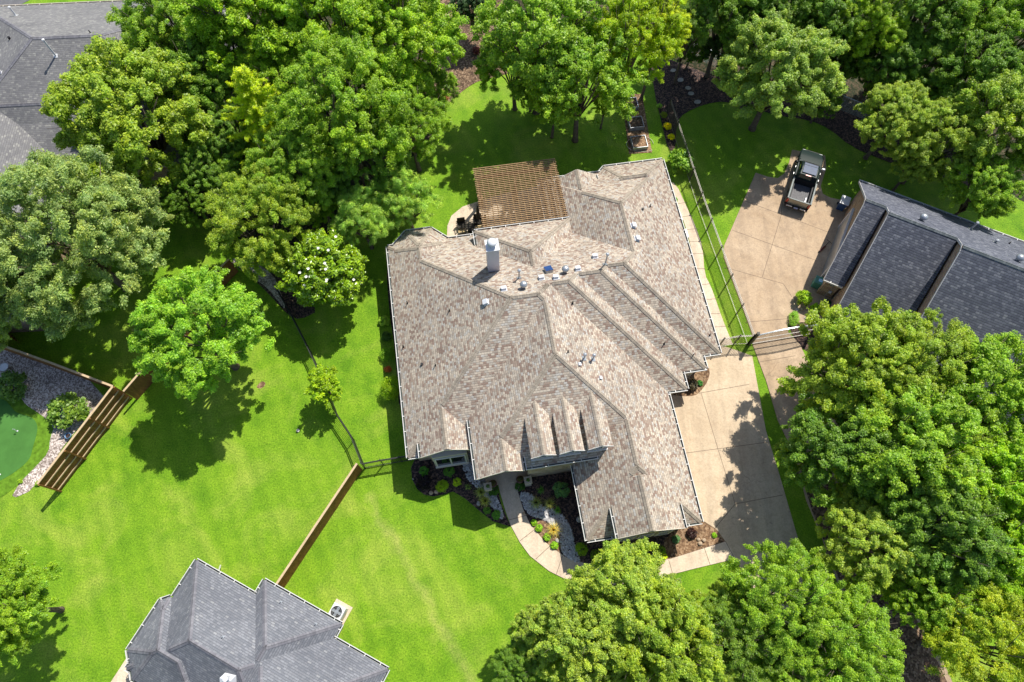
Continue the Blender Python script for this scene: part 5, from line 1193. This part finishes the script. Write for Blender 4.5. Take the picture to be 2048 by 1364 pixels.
# ------------------------------------------------------------------ patio furniture
def chair(u, v, lab, seatmat, rz):
    p = P(u, v, .5); root = thing('patio_chair', lab, 'chair', (p.x, p.y, .05), rz, 'patio chairs')
    b = MB(); b.box((0, 0, .36), (.62, .6, .09)); b.build('seat', seatmat, root, bevel=.02)
    b = MB(); b.box((0, .3, .66), (.62, .07, .6)); b.build('backrest', M['cushion'], root, bevel=.02)
    for s_ in (-1, 1):
        b = MB(); b.box((s_*.33, 0, .58), (.06, .62, .05)); b.box((s_*.33, -.28, .44), (.05, .05, .27)); b.build('armrest', M['cushion'], root)
        for t in (-1, 1): b = MB(); b.box((s_*.28, t*.26, .155), (.05, .05, .31)); b.build('leg', M['cushion'], root)
chair(923, 449, 'dark patio chair at the outer left of the patio, back to the lawn', M['cushion'], FH.a)
chair(925, 466, 'dark patio chair with a tan cushion nearest the house wall', M['tan_cush'], FH.a+math.pi)
chair(956, 441, 'dark patio chair partly under the pergola, back to the lawn', M['cushion'], FH.a)
chair(958, 456, 'dark patio chair with a tan cushion partly under the pergola', M['tan_cush'], FH.a+math.pi)
p = P(940, 453, .7); root = thing('patio_table', 'small dark table between the patio chairs', 'table', (p.x, p.y, .05), FH.a)
b = MB(); b.lathe((0, 0, .62), [(.36, 0), (.38, .02), (.38, .04), (.36, .05)], 20); b.build('table_top', M['cushion'], root)
b = MB(); b.lathe((0, 0, 0), [(.22, 0), (.22, .03), (.04, .08), (.04, .62)], 12); b.build('base', M['iron'], root)
p = P(955, 416, 2.3); root = thing('patio_umbrella', 'closed dark patio umbrella beside the pergola corner', 'umbrella', (p.x, p.y, .05))
b = MB(); b.tube([(0, 0, 0), (0, 0, 2.6)], .03, 8); b.build('pole', M['iron'], root)
b = MB(); b.lathe((0, 0, 1.0), [(.2, 0), (.17, .2), (.12, .9), (.05, 1.5), (.02, 1.6)], 10); b.build('canopy', M['cushion'], root, True)
b = MB(); b.lathe((0, 0, 0), [(.28, 0), (.28, .08), (.1, .14)], 14); b.build('base', M['iron'], root)

# ------------------------------------------------------------------ porch pots, statues, lanterns
for x, lab in ((-.25, 'left cream stone porch pillar topped by a small plant'), (2.45, 'right cream stone porch pillar topped by a small plant')):
    q = FH.w(x, 8.75, 0); root = thing('porch_pillar', lab, 'pillar', (q.x, q.y, 0), FH.a)
    b = MB(); b.box((0, 0, .5), (.42, .42, 1.0)); b.build('shaft', M['stone'], root); b = MB(); b.box((0, 0, 1.04), (.52, .52, .08)); b.build('cap', M['planter'], root, bevel=.02)
    o = bpy.data.objects.new('plant', BUSH[0]); COL.objects.link(o); o.parent = root; o.location = (0, 0, 1.15); o.scale = (.14, .14, .16); o.color = (.1, .2, .06, 1)
for x, lab in ((.12, 'left dark red glazed pot with a plant on the porch'), (1.95, 'right dark red glazed pot with a plant on the porch')):
    q = FH.w(x, 8.98, .16); root = thing('flower_pot', lab, 'pot', q, 0)
    b = MB(); b.lathe((0, 0, 0), [(.15, 0), (.24, .2), (.26, .42), (.22, .46), (.2, .46)], 18); b.build('pot', M['terra'], root, True)
    o = bpy.data.objects.new('plant', BUSH[1]); COL.objects.link(o); o.parent = root; o.location = (0, 0, .52); o.scale = (.2, .2, .2); o.color = (.12, .12, .06, 1)
for u, v, lab in ((1159, 1038, 'small white garden statue beside the garage wing wall'), (1300, 1062, None)):
    if not lab: continue
    p = P(u, v, .3); b = MB(); b.lathe((0, 0, 0), [(.2, 0), (.2, .08), (.1, .14), (.13, .35), (.15, .5), (.07, .6), (.1, .68), (.08, .8), (.02, .84)], 14); o = b.build('garden_statue', M['rock'], None, True); o.location = (p.x, p.y, .02); tag(o, lab, 'statue')
p = P(1056, 964, .3); root = thing('utility_box', 'white box standing in the shaded court beside the porch', 'box', (p.x, p.y, 0), FH.a); b = MB(); b.box((0, 0, .22), (.3, .32, .44)); b.build('body', M['tin'], root, bevel=.03); b = MB(); b.box((0, 0, .455), (.34, .36, .03)); b.build('lid', M['tin'], root, bevel=.01)
for u, v, lab in ((899, 924, 'left one of the two round white lamps below the bay window'), (904, 923.5, 'right one of the two round white lamps below the bay window'), (1279.5, 1081, 'left one of the two round white lamps by the garage gable'), (1287, 1080, 'right one of the two round white lamps by the garage gable')):
    p = P(u, v, .2); b = MB(); b.lathe((0, 0, 0), [(.03, 0), (.03, .12), (.08, .16), (.1, .24), (.07, .32), (.02, .34)], 12); o = b.build('garden_lamp', M['tin'], None, True); o.location = (p.x, p.y, .02); tag(o, lab, 'garden lamp', 'small garden lamps')

# ------------------------------------------------------------------ condensers, bins, boxes
def condenser(p, rz, lab, w_=.85):
    root = thing('ac_unit', lab, 'air conditioner', (p.x, p.y, 0), rz)
    b = MB(); b.box((0, 0, .04), (w_+.35, w_+.35, .08)); b.build('pad', M['walk'], root)
    b = MB(); b.box((0, 0, .48), (w_, w_, .8)); b.build('body', M['tin'], root, bevel=.03)
    b = MB(); b.tube([(0, 0, .88), (0, 0, .895)], w_*.4, 26); g_ = b.build('fan_well', M['black'], root)
    b = MB()
    for k in range(4): a = k*1.5708; b.beam((0, 0, .905), (w_*.36*math.cos(a), w_*.36*math.sin(a), .91), .16, .01)
    b.tube([(0, 0, .9), (0, 0, .94)], .09, 12); b.build('fan', M['galv'], root)
    b = MB()
    for r in (.15, .26, .37):
        pts = [(w_*r*1.1*math.cos(t*.3142), w_*r*1.1*math.sin(t*.3142), .945) for t in range(21)]; b.tube(pts, .008, 4, cap=False)
    b.build('grille', M['metal'], root)
    b = MB(); b.box((w_*.5+.02, 0, .5), (.03, w_*.6, .5)); b.build('louver', M['metal'], root)
condenser(P(676, 1224, .5), R(-26.5), 'white air conditioner at the corner of the light grey house')
condenser(P(1357, 434, .8)+Vector((-.15, 0, 0)), FH.a, 'upper of the two white air conditioners beside the side walk', .8)
condenser(P(1369, 468, .8)+Vector((-.15, 0, 0)), FH.a, 'lower of the two white air conditioners beside the side walk', .8)
def bin_(p, rz, lab, body, lid, s_=1.0):
    root = thing('trash_bin', lab, 'bin', (p.x, p.y, .05), rz)
    b = MB(); i = 0
    lo, hi = (.22*s_, .26*s_), (.28*s_, .34*s_); b.v = [(-lo[0], -lo[1], .05), (lo[0], -lo[1], .05), (lo[0], lo[1], .05), (-lo[0], lo[1], .05), (-hi[0], -hi[1], 1.0), (hi[0], -hi[1], 1.0), (hi[0], hi[1], 1.0), (-hi[0], hi[1], 1.0)]
    b.f = [(0,3,2,1), (4,5,6,7), (0,1,5,4), (1,2,6,5), (2,3,7,6), (3,0,4,7)]; b.m = [0]*6; b.build('body', body, root, bevel=.03)
    b = MB(); b.box((0, 0, 1.035), (.62*s_, .74*s_, .06)); b.build('lid', lid, root, bevel=.02)
    for sx in (-1, 1): b = MB(); b.tube([(sx*.24*s_, .26*s_, .11), (sx*.29*s_, .26*s_, .11)], .11, 14); b.build('wheel', M['black'], root)
    b = MB(); b.tube([(-.25*s_, .38*s_, .95), (.25*s_, .38*s_, .95)], .02, 6); b.build('handle', M['black'], root)
bin_(P(1690, 402, 1.0), R(-26.5), 'dark blue bin with pale lid beside the brick garage wall', M['blue_bin'], M['tin'], 1.15)
p = P(1637, 564, .6); root = thing('utility_box', 'green box with a pale blue notice at the corner of the brick wall', 'box', (p.x, p.y, .05), R(-26.5))
b = MB(); b.box((0, 0, .4), (.66, .6, .8)); b.build('body', M['green_box'], root, bevel=.04); b = MB(); b.box((0, 0, .82), (.72, .66, .05)); b.build('lid', M['green_box'], root, bevel=.02); b = MB(); b.box((.06, 0, .849), (.3, .26, .004)); b.build('notice', flat('pale_blue_plate', (.35, .6, .8)), root)
p = P(1645, 497, .2); root = thing('push_scooter', 'dark red push scooter left on the neighboring driveway', 'scooter', (p.x, p.y, .05), R(40))
b = MB(); b.box((0, 0, .12), (.7, .14, .05)); b.build('deck', M['red'], root, bevel=.01); b = MB(); b.tube([(.33, 0, .12), (.42, 0, .75)], .02, 8); b.tube([(.42, -.25, .75), (.42, .25, .75)], .02, 8); b.build('handlebar', M['black'], root)
for x in (-.33, .36): b = MB(); b.tube([(x, -.03, .08), (x, .03, .08)], .08, 14); b.build('wheel', M['black'], root)
# garden bits at the putting green
for u, v, k, lab in ((0, 0, 0, ''),): pass
for u0, v0, u1, v1, lab in ((35, 862, 48, 867, 'white golf flag pin on the shaded part of the putting green'), (0, 949, 11, 951, 'white golf flag pin on the sunny part of the putting green')):
    p = P(u0, v0, .03); b = MB(); b.tube([(0, 0, 0), (.0, 0, .5)], .016, 6); b.lathe((0, 0, 0), [(.06, 0), (.06, .02)], 12); b.box((.07, 0, .45), (.14, .01, .09)); o = b.build('golf_pin', M['tin']); o.location = p; tag(o, lab, 'golf pin')
for u, v, lab in ((134, 846, 'upper blue rimmed pot on the gravel beside the tall fence'), (137, 872, 'lower blue rimmed pot on the gravel beside the tall fence')):
    p = P(u, v, .2); root = thing('flower_pot', lab, 'pot', (p.x, p.y, .02)); b = MB(); b.lathe((0, 0, 0), [(.14, 0), (.2, .15), (.22, .3), (.19, .3), (.17, .2)], 18); b.build('pot', flat('blue_glaze', (.1, .2, .35), .3, .6), root, True); b = MB(); b.tube([(0, 0, .2), (0, 0, .22)], .17, 16); b.build('soil', M['mulch'], root)
p = P(10, 735, .3); b = MB(); b.lathe((0, 0, 0), [(.1, 0), (.1, .3), (.3, .36), (.33, .42), (.26, .4)], 18); o = b.build('bird_bath', M['tin'], None, True); o.location = (p.x, p.y, .02); tag(o, 'pale bird bath on the gravel at the left edge', 'bird bath')
p = P(596, 861, .05); b = MB(); b.lathe((0, 0, 0), [(.12, 0), (.12, .03), (.08, .05)], 14); o = b.build('drain_cover', M['offwhite']); o.location = p; tag(o, 'small round pale drain cover on the left lawn', 'drain cover')
p = P(1943, 400, .6); root = thing('lawn_sign', 'white oval paddle leaning on the lawn behind the stepped roof', 'paddle', (p.x, p.y, 0), R(30)); b = MB(); b.lathe((0, 0, .5), [(.02, 0), (.2, .1), (.22, .2), (.1, .42), (.02, .45)], 16); b.build('blade', M['tin'], root, True); b = MB(); b.tube([(0, 0, 0), (0, 0, .6)], .02, 6); b.build('handle', M['tin'], root)

# ------------------------------------------------------------------ pickup truck
def truck():
    pa, pb = P(1612, 352, .9), P(1619, 330, .9)
    fr_, rr_ = P(1626, 303, .9), P(1594.5, 409, .8); c = (fr_+rr_)/2; d = fr_-rr_
    root = thing('pickup_truck', 'dark green pickup truck with open bed parked on the neighboring driveway', 'truck', (c.x, c.y, .05), math.atan2(d.y, d.x))
    paint, nt, b = new_mat('dark_green_paint', .42, .12); b.inputs['Base Color'].default_value = (.012, .024, .022, 1); b.inputs['Coat Weight'].default_value = 0
    rail_glare = flat('grey_green_glare', (.2, .22, .21), .55, .2); silver = flat('champagne_trim', (.38, .34, .25), .35, .5, .3, var=.05); chrome = flat('chrome', (.7, .7, .7), .12, .8, 1, var=.02)  # bed rails and tailgate cap: sun glare put into a paler colour
    L = 2.8; Wd = .98
    def loft(secs, name, mat, parent):
        """secs: (x, [(y,z)...]) closed rings"""
        b = MB(); n = len(secs[0][1]); i0 = 0
        for x, ring in secs: b.v += [(x, y, z) for y, z in ring]
        for k in range(len(secs)-1):
            for j in range(n): j2 = (j+1) % n; b.f.append((k*n+j, k*n+j2, (k+1)*n+j2, (k+1)*n+j)); b.m.append(0)
        b.f.append(tuple(range(n))[::-1]); b.m.append(0); b.f.append(tuple((len(secs)-1)*n+j for j in range(n))); b.m.append(0)
        o = b.build(name, mat, parent, True); merge_fix(o); m = o.modifiers.new('e', 'EDGE_SPLIT'); m.split_angle = R(38); return o
    def ring(w0, z0, w1, z1, r=.08): return [(-w0, z0), (-w1, (z0+z1)*.5), (-w1, z1-r), (-w1+r, z1), (0, z1+.02), (w1-r, z1), (w1, z1-r), (w1, (z0+z1)*.5), (w0, z0)]
    # hood and front
    loft([(1.15, ring(.92, .4, .97, 1.08)), (1.9, ring(.92, .38, .97, 1.06)), (2.45, ring(.9, .36, .94, .98)), (2.68, ring(.84, .36, .88, .86)), (2.78, ring(.76, .4, .78, .7))], 'hood', paint, root)
    # cab lower body
    loft([(-.62, ring(.92, .4, .98, 1.12)), (1.16, ring(.92, .4, .98, 1.12))], 'body', paint, root)
    cab = loft([(-.66, ring(.82, 1.1, .8, 1.42, .1)), (-.58, ring(.8, 1.1, .74, 1.76, .1)), (.05, ring(.8, 1.1, .73, 1.82, .1)), (.62, ring(.8, 1.1, .72, 1.8, .1)), (.72, ring(.82, 1.1, .73, 1.74, .1)), (1.2, ring(.88, 1.08, .82, 1.14, .02))], 'cab', paint, root)
    b = MB(); b.face([(.77, -.68, 1.74), (1.2, -.8, 1.2), (1.2, .8, 1.2), (.77, .68, 1.74)]); b.build('windshield', M['glass'], cab)
    sr = MB(); sr.box((.05, 0, 1.845), (1.0, 1.08, .03)); glr = flat('tinted_roof_glass', (.05, .075, .13), .1, .7); sr.build('roof_glass', glr, cab, bevel=.01)
    bars = MB(); bars.box((.58, 0, 1.85), (.04, 1.2, .035)); bars.box((.33, 0, 1.866), (.02, 1.06, .01)); bars.build('roof_trim', M['black'], cab)
    b = MB(); b.face([(-.675, -.66, 1.4), (-.675, .66, 1.4), (-.6, .62, 1.7), (-.6, -.62, 1.7)]); b.build('rear_window', M['glass'], cab)
    b = MB(); b.box((-.62, 0, 1.79), (.08, .42, .04)); b.build('brake_light', flat('red_lens', (.5, .03, .02), .25, .5), cab)
    for s_ in (-1, 1):
        b = MB(); b.face([(-.5, s_*.815, 1.2), (.75, s_*.815, 1.2), (.6, s_*.765, 1.66), (-.48, s_*.765, 1.66)]); b.build('side_window', M['glass'], cab)
    # bed: walls, floor, tailgate
    for s_ in (-1, 1):
        o = MB(); o.box((-1.7, s_*.89, .82), (2.12, .16, .76)); o.build('bed_side', paint, root, bevel=.03)
        o = MB(); o.box((-1.7, s_*.9, 1.215), (2.14, .12, .035)); o.build('bed_rail', rail_glare, root, bevel=.01)
        for k, x in enumerate((-1.85, 1.85)):
            wh = MB(); wh.tube([(x, s_*.74, .38), (x, s_*.97, .38)], .38, 24); w_ = wh.build('wheel', M['black'], root)
            rm = MB(); rm.tube([(x, s_*.955, .38), (x, s_*.985, .38)], .23, 20); rm.build('rim', chrome, w_)
        o = MB(); o.box((.98, s_*1.1, 1.18), (.16, .24, .17)); o.box((1.0, s_*.99, 1.12), (.06, .14, .06)); o.build('mirror', M['black'] if s_ > 0 else M['tin'], root, bevel=.03)
        o = MB(); o.box((.28, s_*.985, .72), (1.7, .03, .03)); o.build('side_trim', silver, root)
        for x in (.62, -.1): o = MB(); o.box((x, s_*1.0, 1.0), (.18, .03, .03)); o.build('door_handle', chrome, root)
        o = MB(); o.box((-2.79, s_*.86, .92), (.05, .15, .42)); o.build('tail_light', flat('tail_lens', (.5, .05, .02), .3, .5), root, bevel=.01)
        o = MB(); o.box((2.7, s_*.68, .74), (.12, .28, .16)); o.build('headlight', M['tin'], root, bevel=.02)
        o = MB(); o.box((-1.7, s_*.74, .75), (2.06, .1, .5)); o.build('bed_liner', M['black'], root)
    o = MB(); o.box((-1.7, 0, .62), (2.1, 1.6, .06))
    for k in range(9): o.box((-1.7, -.6+.15*k, .66), (2.08, .06, .03))
    o.build('bed_floor', flat('worn_liner', (.09, .088, .095), .6), root)
    o = MB(); o.box((-2.74, 0, .86), (.07, 1.5, .62)); o.build('tailgate', silver, root, bevel=.02)
    o = MB(); o.box((-2.74, 0, 1.19), (.1, 1.64, .05)); o.build('tailgate_cap', rail_glare, root, bevel=.01)
    o = MB(); o.box((-.7, 0, .95), (.06, 1.6, .6)); o.build('bulkhead', M['black'], root)
    o = MB(); o.box((-2.9, 0, .5), (.2, 1.84, .2)); o.build('rear_bumper', M['black'], root, bevel=.04)
    for yy in (.55, -.55): o = MB(); o.box((-2.96, yy, .56), (.12, .5, .09)); o.build('bumper_step', chrome, root, bevel=.02)
    o = MB(); o.box((-3.01, 0, .56), (.02, .32, .16)); o.build('license_plate', flat('plate', (.3, .35, .6), .4), root)
    o = MB(); o.box((2.8, 0, .5), (.16, 1.7, .22)); o.build('front_bumper', chrome, root, bevel=.04)
    o = MB(); o.box((2.76, 0, .72), (.06, 1.0, .2)); o.build('grille', M['black'], root)
    o = MB(); o.tube([(-2.4, -.5, .74), (-1.9, -.52, .74)], .07, 10); o.build('toolbox', M['tin'], root)
    w_ = MB(); w_.beam((1.3, -.5, 1.16), (1.22, .2, 1.17), .03, .02); w_.build('wiper', M['black'], root)
truck()
